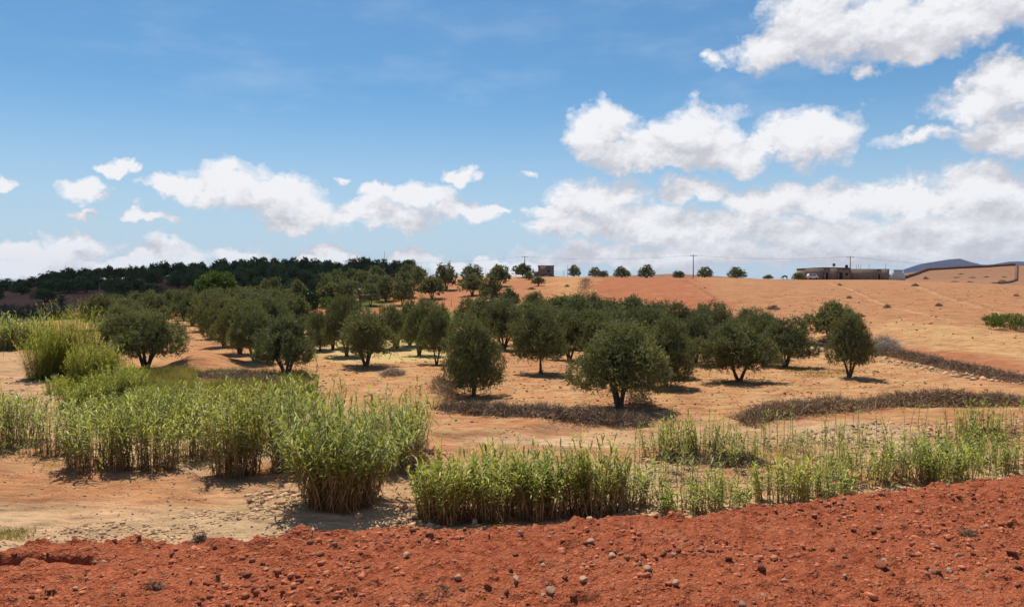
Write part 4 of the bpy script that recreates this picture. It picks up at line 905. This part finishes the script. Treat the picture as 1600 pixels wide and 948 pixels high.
# ------------------------------------------------------------------ stones
def rock_variant(seed, flat=0.6):
    v = IV2.copy(); rng = np.random.default_rng(seed); v = v * np.array([1, rng.uniform(.65, .95), flat * rng.uniform(.8, 1.2)])
    for _ in range(12):   # chop facets
        n = unit(rng.normal(size=3)); d_ = v @ n; lim = rng.uniform(.25, .6); v = v - np.outer(np.maximum(d_ - lim, 0), n)
    return v
RV = [rock_variant(s) for s in range(8)]
rock_mesh = {}
def stone_obj(vi, mt, x, y, z, s, rz, label, group, name='stone'):
    k = (vi, mt.name)
    if k not in rock_mesh:
        o = mk(name, RV[vi], None, IF2, mt); rock_mesh[k] = o.data
    else:
        o = bpy.data.objects.new(name, rock_mesh[k]); C.objects.link(o)
    o.location = (x, y, z); o.rotation_euler = (random.uniform(-.2, .2), random.uniform(-.2, .2), rz); o.scale = (s, s, s)
    tag(o, label, 'stone', group)
    return o
def berm_at(px, py):
    a = R(PITCH); u = (px - 800) / 1200; v = (474 - py) / 1200
    d = np.array([u, math.cos(a) + v * math.sin(a), v * math.cos(a) - math.sin(a)]); d /= d[1]; t = np.arange(2.5, 9, .01)
    z = CZ + d[2] * t; hz_ = berm_z(d[0] * t, t, False); k = np.argmax(z <= hz_)
    if z[k] > hz_[k]: k = np.argmin(z - hz_)
    return d[0] * t[k], t[k], float(hz_[k])
def bz_at(x, y):
    fi = np.interp(x, bx, np.arange(len(bx))); fj = np.interp(y, by, np.arange(len(by))); return BZ[np.rint(fi).astype(int), np.rint(fj).astype(int)]
BIG = [(486,836,13,'r','dark red clod on the crest left of centre of the dirt edge'),(530,856,11,'r','pinkish rock below and right of the crest clod'),(497,912,10,'g','smooth grey stone in the lower left of the red dirt'),
 (135,908,12,'p','pair-leading pale stone below the shaded hollow'),(132,922,11,'p','pale stone just under another below the shaded hollow'),(722,842,8,'p','small pale stone near the top middle of the red dirt'),
 (716,905,19,'p','orange angular stone in the lower middle'),(722,921,15,'g','flat grey stone right below the orange angular one'),(763,918,16,'r','dark cubic clod right of the orange angular stone'),(793,929,13,'r','dark clod right of the dark cubic one'),
 (858,842,9,'p','round cream stone below the brown-stemmed reeds'),(957,872,22,'p','long buff stone in the middle right with shade beneath'),(848,884,10,'p','pinkish stone left below the long buff one'),(922,812,12,'p','pink rock sitting on the dirt crest'),
 (1036,868,18,'r','dark flat clod right of the long buff stone'),(1060,870,12,'r','black-sided clod beside the dark flat clod'),(1094,867,9,'p','white pebble right of the black-sided clod'),(1289,790,9,'r','dark clod on the right crest'),(1365,765,9,'p','orange stone poking over the right crest'),
 (1226,908,17,'p','flat pink-grey slab at the lower right'),(1376,886,24,'r','big dark undercut clod at the right'),(1382,876,13,'p','pale chip on top of the big undercut clod'),(1456,897,16,'g','tilted grey slab right of the big undercut clod'),(1483,893,17,'p','pale pink square stone right of the tilted grey slab'),
 (1480,903,9,'p','small orange chip under the pale pink square stone'),(1541,893,11,'g','pale grey stone near the right edge'),(1543,901,9,'p','buff stone under the pale grey one near the right edge'),(1535,826,10,'g','flat light stone upper right'),(1524,786,9,'g','small grey stone near the top right'),
 (1430,925,9,'g','grey oval stone at the bottom right'),(1347,924,9,'r','brown clod at the bottom right'),(1590,918,16,'r','long dark clod cut by the right edge'),(1460,853,12,'p','orange lump above the square pink stone'),(1513,928,12,'p','pinkish lump at the bottom near the right edge'),
 (298,915,9,'p','small pale stone in the lower left, right of the thorn tuft'),(590,945,10,'r','reddish stone at the bottom edge left of centre'),(895,938,13,'r','big reddish lump at the bottom centre'),(1265,858,8,'g','little grey stone in the right middle'),(655,896,9,'p','orange chip in the pebble patch'),(682,912,8,'g','bluish pebble in the pebble patch'),(348,913,9,'p','cream sliver stone in the lower left')]
for k, (px, py, wp, c, lab) in enumerate(BIG):
    x, y, z = berm_at(px, py); s = wp / 1200 * y * .55
    stone_obj(k % 8, {'r': M_REDSTONE, 'p': M_PALESTONE, 'g': M_GREYSTONE}[c], x, y, float(bz_at(np.array([x]), np.array([y]))[0]) + s * .2, s * 1.05, random.random() * 6.28, lab, None)
GR = 'small stones strewn on the red dirt'
for k in range(190):
    px = random.uniform(-10, 1610); e = float(np.interp(px, [p[0] for p in EP], [p[1] for p in EP])); py = random.uniform(e + 6, 952)
    x, y, z = berm_at(px, py); s = (0.010 + 0.030 * random.random() ** 3)
    stone_obj(random.randrange(8), random.choice([M_REDSTONE] * 7 + [M_PALESTONE] * 2 + [M_GREYSTONE]), x, y, float(bz_at(np.array([x]), np.array([y]))[0]) + s * .25, s, random.random() * 6.28, 'small loose stone strewn on the red dirt shoulder', GR)
def gravel(pts, smin, smax, mt, name, label, seed, zf, pw=2.5):
    rng = np.random.default_rng(seed); n = len(pts); x, y = pts[:, 0], pts[:, 1]; z = zf(x, y); s = smin + (smax - smin) * rng.random(n) ** pw
    nv = len(IV1); a = rng.random(n) * 6.28; base = IV1[None] * np.stack([rng.uniform(.8, 1.3, n), rng.uniform(.6, 1, n), rng.uniform(.4, .8, n)], -1)[:, None]
    v = base * (1 + rng.normal(size=(n, nv, 1)) * .22) * s[:, None, None]; c, s_ = np.cos(a)[:, None], np.sin(a)[:, None]
    V = np.stack([v[..., 0] * c - v[..., 1] * s_ + x[:, None], v[..., 0] * s_ + v[..., 1] * c + y[:, None], v[..., 2] + (z + s * .03)[:, None]], -1).reshape(-1, 3)
    F = (IF1[None] + (np.arange(n) * nv)[:, None, None]).reshape(-1, 3)
    o = mk(name, V, None, F, mt, attrs={'tint': np.repeat(rng.random(n), nv)}); o['kind'] = 'stuff'; o['label'] = label
def gpts(region, n, seed, thr=-0.1, sc=1.5):
    rng = np.random.default_rng(seed); P_ = [G(*p) for p in region]; a = np.array(P_); x = rng.uniform(a[:, 0].min(), a[:, 0].max(), n * 5); y = rng.uniform(a[:, 1].min(), a[:, 1].max(), n * 5)
    m = in_poly(x, y, P_) & (vnoise(x / sc, y / sc, seed) + .3 * vnoise(x * 2, y * 2, seed) > thr); return np.stack([x[m][:n], y[m][:n]], -1)
rg = np.random.default_rng(9); n_ = 42000; gx = rg.uniform(-5.2, 6.4, n_); gy = rg.uniform(3.2, 7.2, n_); m_ = (gy < np.interp(gx, ex, ey) + .05) & (vnoise(gx / .5, gy / .5, 4) + .5 * vnoise(gx / .12, gy / .12, 14) > -0.22 + .42 * rg.random(n_))
gravel(np.stack([gx[m_], gy[m_]], -1), 0.003, 0.028, M_REDGRAVEL, 'gravel', 'fine red gravel over the dirt shoulder', 1, bz_at, 5)
zg = lambda x, y: H(x, y) + near_relief(x, y)
gravel(gpts([(-50, 800), (250, 800), (430, 800), (460, 850), (-50, 862)], 1500, 11, 0.02), 0.012, 0.085, M_GRAVEL, 'gravel', 'pale cobbles along the foot of the dirt shoulder, left', 2, zg, 3)
gravel(gpts([(380, 770), (660, 770), (700, 830), (420, 850)], 1000, 12, -0.05), 0.02, 0.15, M_GRAVEL, 'gravel', 'cobbles around the foot of the largest reed clump', 3, zg, 3)
gravel(gpts([(990, 690), (1600, 650), (1600, 745), (1300, 785), (1000, 815)], 5200, 13, -0.15), 0.02, 0.12, M_GRAVEL, 'gravel', 'pale stones of the wadi bed among the sparse reeds', 4, zg, 3)
gravel(gpts([(0, 590), (100, 590), (110, 660), (0, 660)], 700, 14, -0.1), 0.03, 0.16, M_GRAVEL, 'gravel', 'loose stones on the bare sand at the left', 5, zg, 3)
gravel(gpts([(1380, 560), (1480, 580), (1640, 600), (1640, 607), (1480, 588), (1370, 566)], 260, 15, -0.4), 0.06, 0.26, M_GRAVEL, 'gravel', 'stones lying along the upper thorn hedge', 6, zg, 2)
gravel(gpts([(1062, 434), (1110, 460), (1175, 492), (1172, 496), (1105, 464), (1056, 437)], 260, 16, -0.6), 0.08, 0.30, M_REDSTONE, 'gravel', 'clods along the slanting border of the red field', 7, zg, 2)
gravel(gpts([(300, 620), (480, 560), (700, 560), (1450, 575), (1600, 625), (1100, 650), (650, 665)], 5200, 31, -0.1), 0.025, 0.11, M_CLOD, 'gravel', 'small dry clods over the orchard soil', 10, zg, 3)
gravel(gpts([(1120, 470), (1600, 450), (1600, 560), (1380, 525), (1250, 520)], 1300, 32, -0.1), 0.05, 0.20, M_CLOD, 'gravel', 'dry clods over the ploughed tan slope', 11, zg, 4)
gravel(gpts([(640, 700), (1150, 690), (1150, 640), (660, 655)], 900, 17, 0.0), 0.02, 0.07, M_GRAVEL, 'gravel', 'scattered stones on the open sand behind the reeds', 8, zg, 3)
for (px, py, wp, lab) in [(632, 797, 22, 'long pale boulder at the left of the stone gap between the reeds'), (654, 795, 20, 'whitest rounded boulder in the stone gap between the reeds'), (678, 796, 26, 'broad flat boulder at the right of the stone gap between the reeds'), (596, 780, 16, 'smaller pale stone above the stone gap, left'),
    (86, 594, 22, 'orange block of rock on the bare sand under the yellow bush'), (560, 815, 20, 'pale flat boulder under the largest reed clump'), (450, 808, 20, 'buff boulder at the left foot of the largest reed clump'), (742, 818, 18, 'pale boulder against the reed clump right of the gap'),
    (1595, 588, 22, 'white stone in the upper thorn hedge at the right edge'), (700, 765, 20, 'reddish boulder on the small earth bank')]:
    x, y = G(px, py); s = wp / 1200 * y * .55; stone_obj(random.randrange(8), M_PALESTONE, x, y, zat(x, y) + s * .2, s, random.random() * 3, lab, None, 'boulder')
def tuft(px, py, w_, label, seed):
    x, y, z = berm_at(px, py); rng = np.random.default_rng(seed); n = 260; d = unit(rng.normal(size=(n, 3)) + np.array([0, 0, .6])) * (w_ * rng.uniform(.3, 1, n))[:, None]; d[:, 2] = np.abs(d[:, 2]) * .8
    sd = unit(np.cross(d, rng.normal(size=(n, 3)))) * .0016; b = rng.normal(size=(n, 3)) * w_ * .15; b[:, 2] = 0
    V = np.stack([b - sd, b + sd, b + d * .6 + sd, b + d * .6 - sd, b + d + rng.normal(size=(n, 3)) * .01], 1).reshape(-1, 3); k = np.arange(n)[:, None] * 5
    o = mk('thorn_tuft', V, np.concatenate([k, k + 1, k + 2, k + 3], 1), np.concatenate([k + 3, k + 2, k + 4], 1), M_TWIG, attrs={'tint': np.repeat(rng.random(n) * .5, 5)}); o.location = (x, y, z); tag(o, label, 'dry tuft')
tuft(240, 922, .09, 'dark dry thorn tuft in the lower left of the red dirt', 1); tuft(1512, 838, .09, 'dark root tuft in the upper right of the red dirt', 2); tuft(690, 925, .07, 'dark rootlet tuft by the pebble patch at the lower middle', 3)
tuft(312, 842, .08, 'thin grass tuft just behind the dirt crest at the left', 4)
sk = MB(); x, y, z = berm_at(968, 930); sk.tube([(-.045, -.02, .012), (0, 0, .02), (.05, .03, .014)], [.002, .002, .001], 5); o = sk.build('twig', M_PALEWOOD); o.location = (x, y, z); tag(o, 'thin straw-coloured twig lying at the bottom centre of the dirt', 'twig')

# ------------------------------------------------------------------ hut, houses, walls
def block(root, name, m_, lo, hi): b = MB(); b.box(lo, hi); return b.build(name, m_, root)
def wall_with_holes(root, x0, x1, yf, z0, z1, th, holes, m_, name='front_wall'):
    """front wall facing -Y with rectangular openings (x0,x1,z0,z1)"""
    b = MB(); xs = sorted({x0, x1} | {h[0] for h in holes} | {h[1] for h in holes})
    for a, c in zip(xs[:-1], xs[1:]):
        hs = sorted([h for h in holes if h[0] <= a and h[1] >= c], key=lambda h: h[2]); z = z0
        for h in hs:
            if h[2] > z: b.box((a, yf, z), (c, yf + th, h[2]))
            z = h[3]
        if z < z1: b.box((a, yf, z), (c, yf + th, z1))
    o = b.build(name, m_, root); return o
x, y = at(853, 262); z = zat(x, y); hut = empty('hut', (x, y, z)); wd = 24 / 1200 * 262; hh = 3.55
wall_with_holes(hut, -wd / 2, wd / 2, -2, -.3, hh, .25, [(.55, 1.15, 1.6, 2.2)], M_BLOCK, 'front_wall')
block(hut, 'side_wall', M_BLOCK, (-wd / 2, -1.75, -.3), (-wd / 2 + .25, 2, hh)); block(hut, 'side_wall', M_BLOCK, (wd / 2 - .25, -1.75, -.3), (wd / 2, 2, hh)); block(hut, 'back_wall', M_BLOCK, (-wd / 2 + .25, 1.75, -.3), (wd / 2 - .25, 2, hh))
block(hut, 'roof', M_WOOD, (-wd / 2 - .15, -2.2, hh), (wd / 2 + .15, 2.15, hh + .22)); block(hut, 'plinth', M_CONC, (-wd / 2 - .3, -2.7, -.6), (wd / 2 + .3, -2.003, .25))
block(hut, 'window', M_DARK, (.55, -1.85, 1.6), (1.15, -1.8, 2.2)); block(hut, 'lean_to', M_BLOCK, (-wd / 2 - 1.6, -1.2, -.3), (-wd / 2 - .003, 1.5, 1.7))
tag(hut, 'small flat-roofed block hut with one window standing alone on the ridge', 'hut')
Dh = 229.0
def hx(px): return (px - 800) / 1200 * Dh
hb_z = zat(hx(1335), Dh)
house = empty('house', (hx(1292), Dh, zat(hx(1292), Dh))); W2 = (1328 - 1256) / 1200 * Dh / 2
wall_with_holes(house, -W2, W2, 0, -.6, 3.35, .35, [(-.45, .35, -.6, 2.1), (3.6, 4.6, -.6, 2.1), (5.4, 6.3, 1.3, 2.0)], M_MUD, 'front_wall')
block(house, 'side_wall', M_MUD, (-W2, .35, -.6), (-W2 + .35, 6, 3.35)); block(house, 'side_wall', M_MUD, (W2 - .35, .35, -.6), (W2, 6, 3.35)); block(house, 'back_wall', M_MUD, (-W2 + .35, 5.65, -.6), (W2 - .35, 6, 3.35))
b = MB(); b.add([(-W2 - .1, -.12, 3.35), (W2 + .1, -.12, 3.35), (W2 + .1, 6.1, 3.35), (-W2 - .1, 6.1, 3.35), (-W2 - .1, -.12, 3.42), (-1, -.12, 3.72), (W2 + .1, -.12, 3.6), (W2 + .1, 6.1, 3.6), (-1, 6.1, 3.72), (-W2 - .1, 6.1, 3.42)],
    [(0, 3, 2, 1), (4, 5, 8, 9), (5, 6, 7, 8), (1, 2, 7, 6), (3, 0, 4, 9)], [(0, 1, 5), (0, 5, 4), (1, 6, 5), (2, 3, 8), (3, 9, 8), (2, 8, 7)]); b.build('roof', M_WOOD, house)
for (a, c) in ((-.45, .35), (3.6, 4.6)): block(house, 'door', M_DARK, (a, .2, -.6), (c, .26, 2.1))
block(house, 'window', M_DARK, (5.4, .2, 1.3), (6.3, .26, 2.0)); block(house, 'pier', M_MUD, (-1.0, -.35, -.6), (-.5, -.003, 2.3)); block(house, 'pier', M_MUD, (3.0, -.35, -.6), (3.5, -.003, 2.3))
tag(house, 'long low mud house with dark doorways left of the tall power pole', 'house')
barn = empty('outbuilding', (hx(1359), Dh + .5, zat(hx(1359), Dh))); W3 = (1391 - 1328.6) / 1200 * Dh / 2
wall_with_holes(barn, -W3, W3, 0, -.7, 3.1, .35, [(2.7, 3.3, -.7, 1.7)], M_MUD, 'front_wall'); block(barn, 'door', M_DARK, (2.7, .2, -.7), (3.3, .26, 1.7))
block(barn, 'side_wall', M_MUD, (-W3 + .004, .35, -.7), (-W3 + .35, 5, 3.1)); block(barn, 'side_wall', M_MUD, (W3 - .35, .35, -.7), (W3, 5, 3.1)); block(barn, 'roof', M_WOOD, (-W3, -.1, 3.1), (W3 + .1, 5.1, 3.25))
for q in (2.3, 3.45): block(barn, 'door_post', M_PALEWOOD, (q, -.1, -.7), (q + .13, -.003, 1.9))
tag(barn, 'plain mud outbuilding with one narrow door right of the tall power pole', 'outbuilding')
wl = empty('whitewashed_wall', (hx(1391.5), Dh + .5, zat(hx(1400), Dh))); b = MB(); tops = [1.9, 2.6, 3.1, 3.1, 3.1, 3.1, 3.1, 2.9, 2.1]; xx = np.linspace(0, 4.6, 10)
for q in range(9): b.box((xx[q], 0, -.8), (xx[q + 1], .35, tops[q]))
b.build('wall', M_WHITEW, wl); block(wl, 'coping', M_WOOD, (xx[2], -.06, 3.11), (xx[7], .42, 3.24)); tag(wl, 'whitewashed wall with stepped broken ends beside the outbuilding', 'wall')
for (px, hgt, lab) in [(1332, 1.3, 'leftmost rebar rod on the outbuilding roof'), (1341, 1.4, 'rod second from the left on the outbuilding roof'), (1344.5, 1.5, 'rod of the close pair, right one, on the outbuilding roof'), (1348, 1.6, 'tall rod left of the roof middle of the outbuilding'), (1361, 1.5, 'rod alone at the middle of the outbuilding roof'), (1387, 1.7, 'rod at the right end of the outbuilding roof')]:
    b = MB(); b.tube([(0, 0, 0), (0.02, 0, hgt * .6), (0, 0, hgt)], [.05, .045, .035], 5); o = b.build('roof_rod', M_WOOD); o.location = (hx(px), Dh + 1.5, zat(hx(1359), Dh) + 3.24); tag(o, lab, 'rod')
dish = empty('satellite_dish', (hx(1304), Dh + 1, zat(hx(1292), Dh) + 3.6)); b = MB(); dr = []
for i_ in range(5):
    for j_ in range(14): r0 = .5 * i_ / 4; a_ = j_ * 2 * math.pi / 14; dr.append((r0 * math.cos(a_), -.35 + r0 * r0 * -.5 + .1, .85 + r0 * math.sin(a_)))
b.add(dr, [(i_ * 14 + j_, i_ * 14 + (j_ + 1) % 14, (i_ + 1) * 14 + (j_ + 1) % 14, (i_ + 1) * 14 + j_) for i_ in range(4) for j_ in range(14)]); b.build('reflector', M_METAL, dish)
b = MB(); b.tube([(0, 0, 0), (0, 0, .45), (0, -.22, .85)], [.05, .05, .04], 6); b.build('mast', M_WOOD, dish); b = MB(); b.tube([(0, -.25, .5), (0, -.85, .8)], [.02, .02], 5); b.build('feed_arm', M_METAL, dish)
tag(dish, 'satellite dish on the roof of the long mud house', 'satellite dish')
tank = MB(); tank.tube([(0, 0, 0), (0, 0, .12), (0, 0, .7), (0, 0, .85), (0, 0, .9)], [.35, .42, .42, .3, .12], 12); o = tank.build('water_tank', M_DARK, smooth=True); o.location = (hx(1325), Dh + 1.2, zat(hx(1292), Dh) + 3.58); tag(o, 'dark round water tank on the house roof against the pole', 'water tank')
# pale vehicle parked at the house
van = empty('parked_van', (hx(1264), Dh - 2.4, zat(hx(1264), Dh - 2.4) + .02), R(3))
b = MB(); pr = [(-1.45, .35), (-1.45, 1.2), (-1.15, 1.75), (.75, 1.8), (1.2, 1.15), (1.5, 1.0), (1.5, .35)]; n_ = len(pr)
b.add([(a, -.75, c) for a, c in pr] + [(a, .75, c) for a, c in pr], [(i_, i_ + n_, (i_ + 1) % n_ + n_, (i_ + 1) % n_) for i_ in range(n_)]); f_ = b.V[0]
b.add(np.array([(a, -.75, c) for a, c in pr]), None, [(0, i_ + 1, i_) for i_ in range(1, n_ - 1)]); b.add(np.array([(a, .75, c) for a, c in pr]), None, [(0, i_, i_ + 1) for i_ in range(1, n_ - 1)]); b.build('body', M_VAN, van)
for wx in (-.9, .95):
    for wy in (-.76, .6): b = MB(); b.tube([(wx, wy, .32), (wx, wy + .16, .32)], [.32, .32], 14); b.build('wheel', M_RUBBER, van)
for (a, c) in ((-1.1, -.2), (-.1, .75)): b = MB(); b.add([(a, -.757, 1.2), (c, -.757, 1.2), (c - .1, -.757, 1.62), (a + .05, -.757, 1.62)], [(0, 1, 2, 3)]); b.build('side_window', M_GLASS, van)
tag(van, 'small pale van parked at the left end of the long mud house', 'van')
# field wall on the far brown hill
fw = MB(); rngw = np.random.default_rng(6)
def wallrun(p, q, h, th=0.6, n=60):
    for i_ in range(n):
        t0, t1 = i_ / n, (i_ + 1) / n; a = np.array(p) * (1 - t0) + np.array(q) * t0; c = np.array(p) * (1 - t1) + np.array(q) * t1; d = unit(c - a); nn = np.array([-d[1], d[0]]) * th / 2
        za, zc_ = zat(*a) - .3, zat(*c) - .3; ha = h * rngw.uniform(.85, 1.15); V = []
        for P_, zz in ((a, za), (c, zc_)):
            for s in (-1, 1): V += [(P_[0] + nn[0] * s, P_[1] + nn[1] * s, zz), (P_[0] + nn[0] * s * .8, P_[1] + nn[1] * s * .8, zz + ha + .3)]
        fw.add(V, [(0, 1, 5, 4), (2, 6, 7, 3), (1, 3, 7, 5), (0, 4, 6, 2), (0, 2, 3, 1), (4, 5, 7, 6)])
wallrun(at(1412, 350), at(1450, 408), 1.3); wallrun(at(1450, 408), at(1588, 408), 1.25, n=110); wallrun(at(1588, 408), at(1587, 300), 0.9, 1.2); wallrun(at(1587, 300), at(1560, 262), 0.7, .8, 40)
fo = fw.build('field_wall', simple_mat('red_mud', (0.15, 0.075, 0.05, 1), (0.24, 0.12, 0.08, 1), 1.0, bmp=0.05)); tag(fo, 'long brown boundary wall climbing the far hill and turning down at the right', 'wall')
rs = MB()
for (px, dd, ww) in [(1501, 355, 6), (1494, 335, 8), (1520, 330, 6), (1541, 330, 5), (1569, 325, 5), (1566, 300, 7), (1515, 295, 6), (1492, 290, 8), (1555, 272, 9)]:
    x, y = at(px, dd); s_ = ww / 1200 * dd; zz = zat(x, y)
    twig_bank_pts = None
    rngk = np.random.default_rng(int(px)); n = 160; bb = rngk.normal(size=(n, 3)) * np.array([s_ * .35, s_ * .2, .05]) + np.array([x, y, zz + .1]); d = unit(rngk.normal(size=(n, 3)) + [0, 0, .6]) * .5; sd = unit(np.cross(d, rngk.normal(size=(n, 3)))) * .05
    V = np.stack([bb - sd, bb + sd, bb + d], 1).reshape(-1, 3); o0 = np.array([x, y, zz]); o = mk('dry_tuft', V - o0, None, np.arange(n * 3).reshape(-1, 3), M_TWIG, attrs={'tint': np.full(n * 3, .15)}); o.location = o0
    tag(o, 'low dark scrub streak on the far brown hill inside the boundary wall', 'scrub', 'scrub streaks inside the boundary wall')

# ------------------------------------------------------------------ power line, posts
def pole(px, dist, top_py, label, arm=1.1):
    x, y = at(px, dist); z = zat(x, y); h = CZ + (440 - top_py) / 1200 * dist - z; root = empty('power_pole', (x, y, z))
    b = MB(); b.tube([(0, 0, -.5), (0, 0, h * .5), (0, 0, h)], [.17, .14, .11], 8); b.build('pole', M_WOOD, root, True)
    b = MB(); b.box((-arm, -.06, h - .45), (arm, .06, h - .33)); b.build('crossarm', M_WOOD, root)
    for s in (-1, 1): b = MB(); b.tube([(s * arm * .9, 0, h - .33), (s * arm * .9, 0, h - .25), (s * arm * .9, 0, h - .1)], [.03, .07, .04], 6); b.build('insulator', M_CONC, root)
    tag(root, label, 'power pole'); return np.array([x, y, z + h - .12])
PT = [pole(541, 305, 406.5, 'power pole top showing above the dark hillside grove'), pole(820, 268, 400, 'power pole rising behind the round tree beside the hut'), pole(1083, 246, 398, 'slim power pole at the middle of the ridge'), pole(1328, Dh - 3, 400, 'tall power pole in front of the mud houses'), pole(1720, 300, 402, 'power pole beyond the right edge')]
CL = ['power cable span at the left above the grove', 'power cable span between the hut pole and the middle pole', 'power cable span between the middle pole and the house pole', 'power cable span leaving the house pole to the right']
for a, c, lab in zip(PT[:-1], PT[1:], CL):
    b = MB(); n = 24; t = np.linspace(0, 1, n)[:, None]; L = np.linalg.norm(c - a); p = a * (1 - t) + c * t; p[:, 2] -= (4 * t * (1 - t))[:, 0] * L * .02
    b.tube(p - a, np.full(n, .021), 4, .5, False); o = b.build('power_cable', M_WIRE); o.location = a; tag(o, lab, 'cable')
def post(px, py, top, mt, label, r_=.07, dist=None):
    x, y = G(px, py) if dist is None else at(px, dist); h = (py - top) / 1200 * y; b = MB(); b.tube([(0, 0, -.2), (.02, 0, h * .5), (0, 0, h)], [r_, r_ * .9, r_ * .7], 6); o = b.build('post', mt, smooth=True); o.location = (x, y, zat(x, y)); tag(o, label, 'post')
post(705, 478, 466, M_PALEWOOD, 'short stake standing on the red terrace'); post(156, 462, 442, M_PALEWOOD, 'pale post on the shaded hillside', .12); post(367, 458, 436, M_PALEWOOD, 'pale post right of the big broadleaf tree', .12)
post(887, 436, 418, M_WOOD, 'post left of the two-stemmed ridge tree', .07, 266); post(881, 436, 426, M_WOOD, 'shorter post between the hut and the two-stemmed tree', .06, 266); post(601, 440, 404, M_WOOD, 'thin mast above the shaded grove', .08, 300); post(759, 436, 422, M_WOOD, 'thin post on the skyline left of the round pole tree', .07, 285)
gravel(gpts([(-60, 735), (460, 745), (640, 700), (1000, 690), (1000, 740), (640, 800), (430, 850), (-60, 860)], 4200, 41, -0.15), 0.01, 0.055, M_GRAVEL, 'gravel', 'small scattered stones over the sandy wadi floor', 12, zg, 3)
# low bank of grey stones behind the gap in the right-hand trees is part of the terrain; its dark edge is a ledge of stones
gravel(gpts([(1262, 545), (1300, 545), (1300, 550), (1262, 550)], 120, 18, -0.6), 0.1, 0.3, M_GRAVEL, 'gravel', 'stones at the foot of the low bank behind the right-hand trees', 9, zg, 2)
# grazing animal on the ridge
def animal(px, dist, label):
    x, y = at(px, dist); me = bpy.data.meshes.new('animal')
    J = [(-.55, 0, 1.0), (0, 0, 1.0), (.5, 0, 1.02), (.8, 0, .85), (1.02, 0, .5), (1.2, 0, .28), (-.6, .16, .6), (-.66, .16, .35), (-.6, .16, .02), (-.6, -.16, .6), (-.66, -.16, .35), (-.6, -.16, .02), (.5, .15, .55), (.5, .15, .3), (.5, .15, .02), (.5, -.15, .55), (.5, -.15, .3), (.5, -.15, .02), (-.74, 0, .95), (-.82, 0, .5), (.98, .07, .62), (.98, -.07, .62)]
    E_ = [(0, 1), (1, 2), (2, 3), (3, 4), (4, 5), (0, 6), (6, 7), (7, 8), (0, 9), (9, 10), (10, 11), (2, 12), (12, 13), (13, 14), (2, 15), (15, 16), (16, 17), (0, 18), (18, 19), (4, 20), (4, 21)]
    Rr = [.26, .27, .25, .15, .12, .07, .12, .06, .05, .12, .06, .05, .1, .055, .05, .1, .055, .05, .05, .04, .03, .03]
    me.from_pydata([Vector(j_) for j_ in J], E_, []); o = bpy.data.objects.new('animal', me); C.objects.link(o); sk_ = o.modifiers.new('skin', 'SKIN')
    for k, v in enumerate(me.skin_vertices[0].data if me.skin_vertices else []): v.radius = (Rr[k], Rr[k])
    return o, x, y
me = None
def build_animal(px, dist, label):
    import bmesh
    o, x, y = animal(px, dist, label)
    if not o.data.skin_vertices:
        bm = bmesh.new(); bm.from_mesh(o.data); ly = bm.verts.layers.skin.verify(); Rr = [.26, .27, .25, .15, .12, .07, .12, .06, .05, .12, .06, .05, .1, .055, .05, .1, .055, .05, .05, .04, .03, .03]
        for k, v in enumerate(bm.verts): v[ly].radius = (Rr[k], Rr[k]); v[ly].use_root = (k == 1)
        bm.to_mesh(o.data); bm.free()
    s = o.modifiers.new('sub', 'SUBSURF'); s.levels = 1; s.render_levels = 1
    dg = bpy.context.evaluated_depsgraph_get(); m2 = bpy.data.meshes.new_from_object(o.evaluated_get(dg)); o.modifiers.clear(); o.data = m2; m2.materials.clear(); m2.materials.append(M_HIDE)
    o.location = (x, y, zat(x, y)); o.rotation_euler = (0, 0, R(180)); tag(o, label, 'animal')
build_animal(1226, 226, 'dark four-legged animal grazing on the ridge left of the houses')
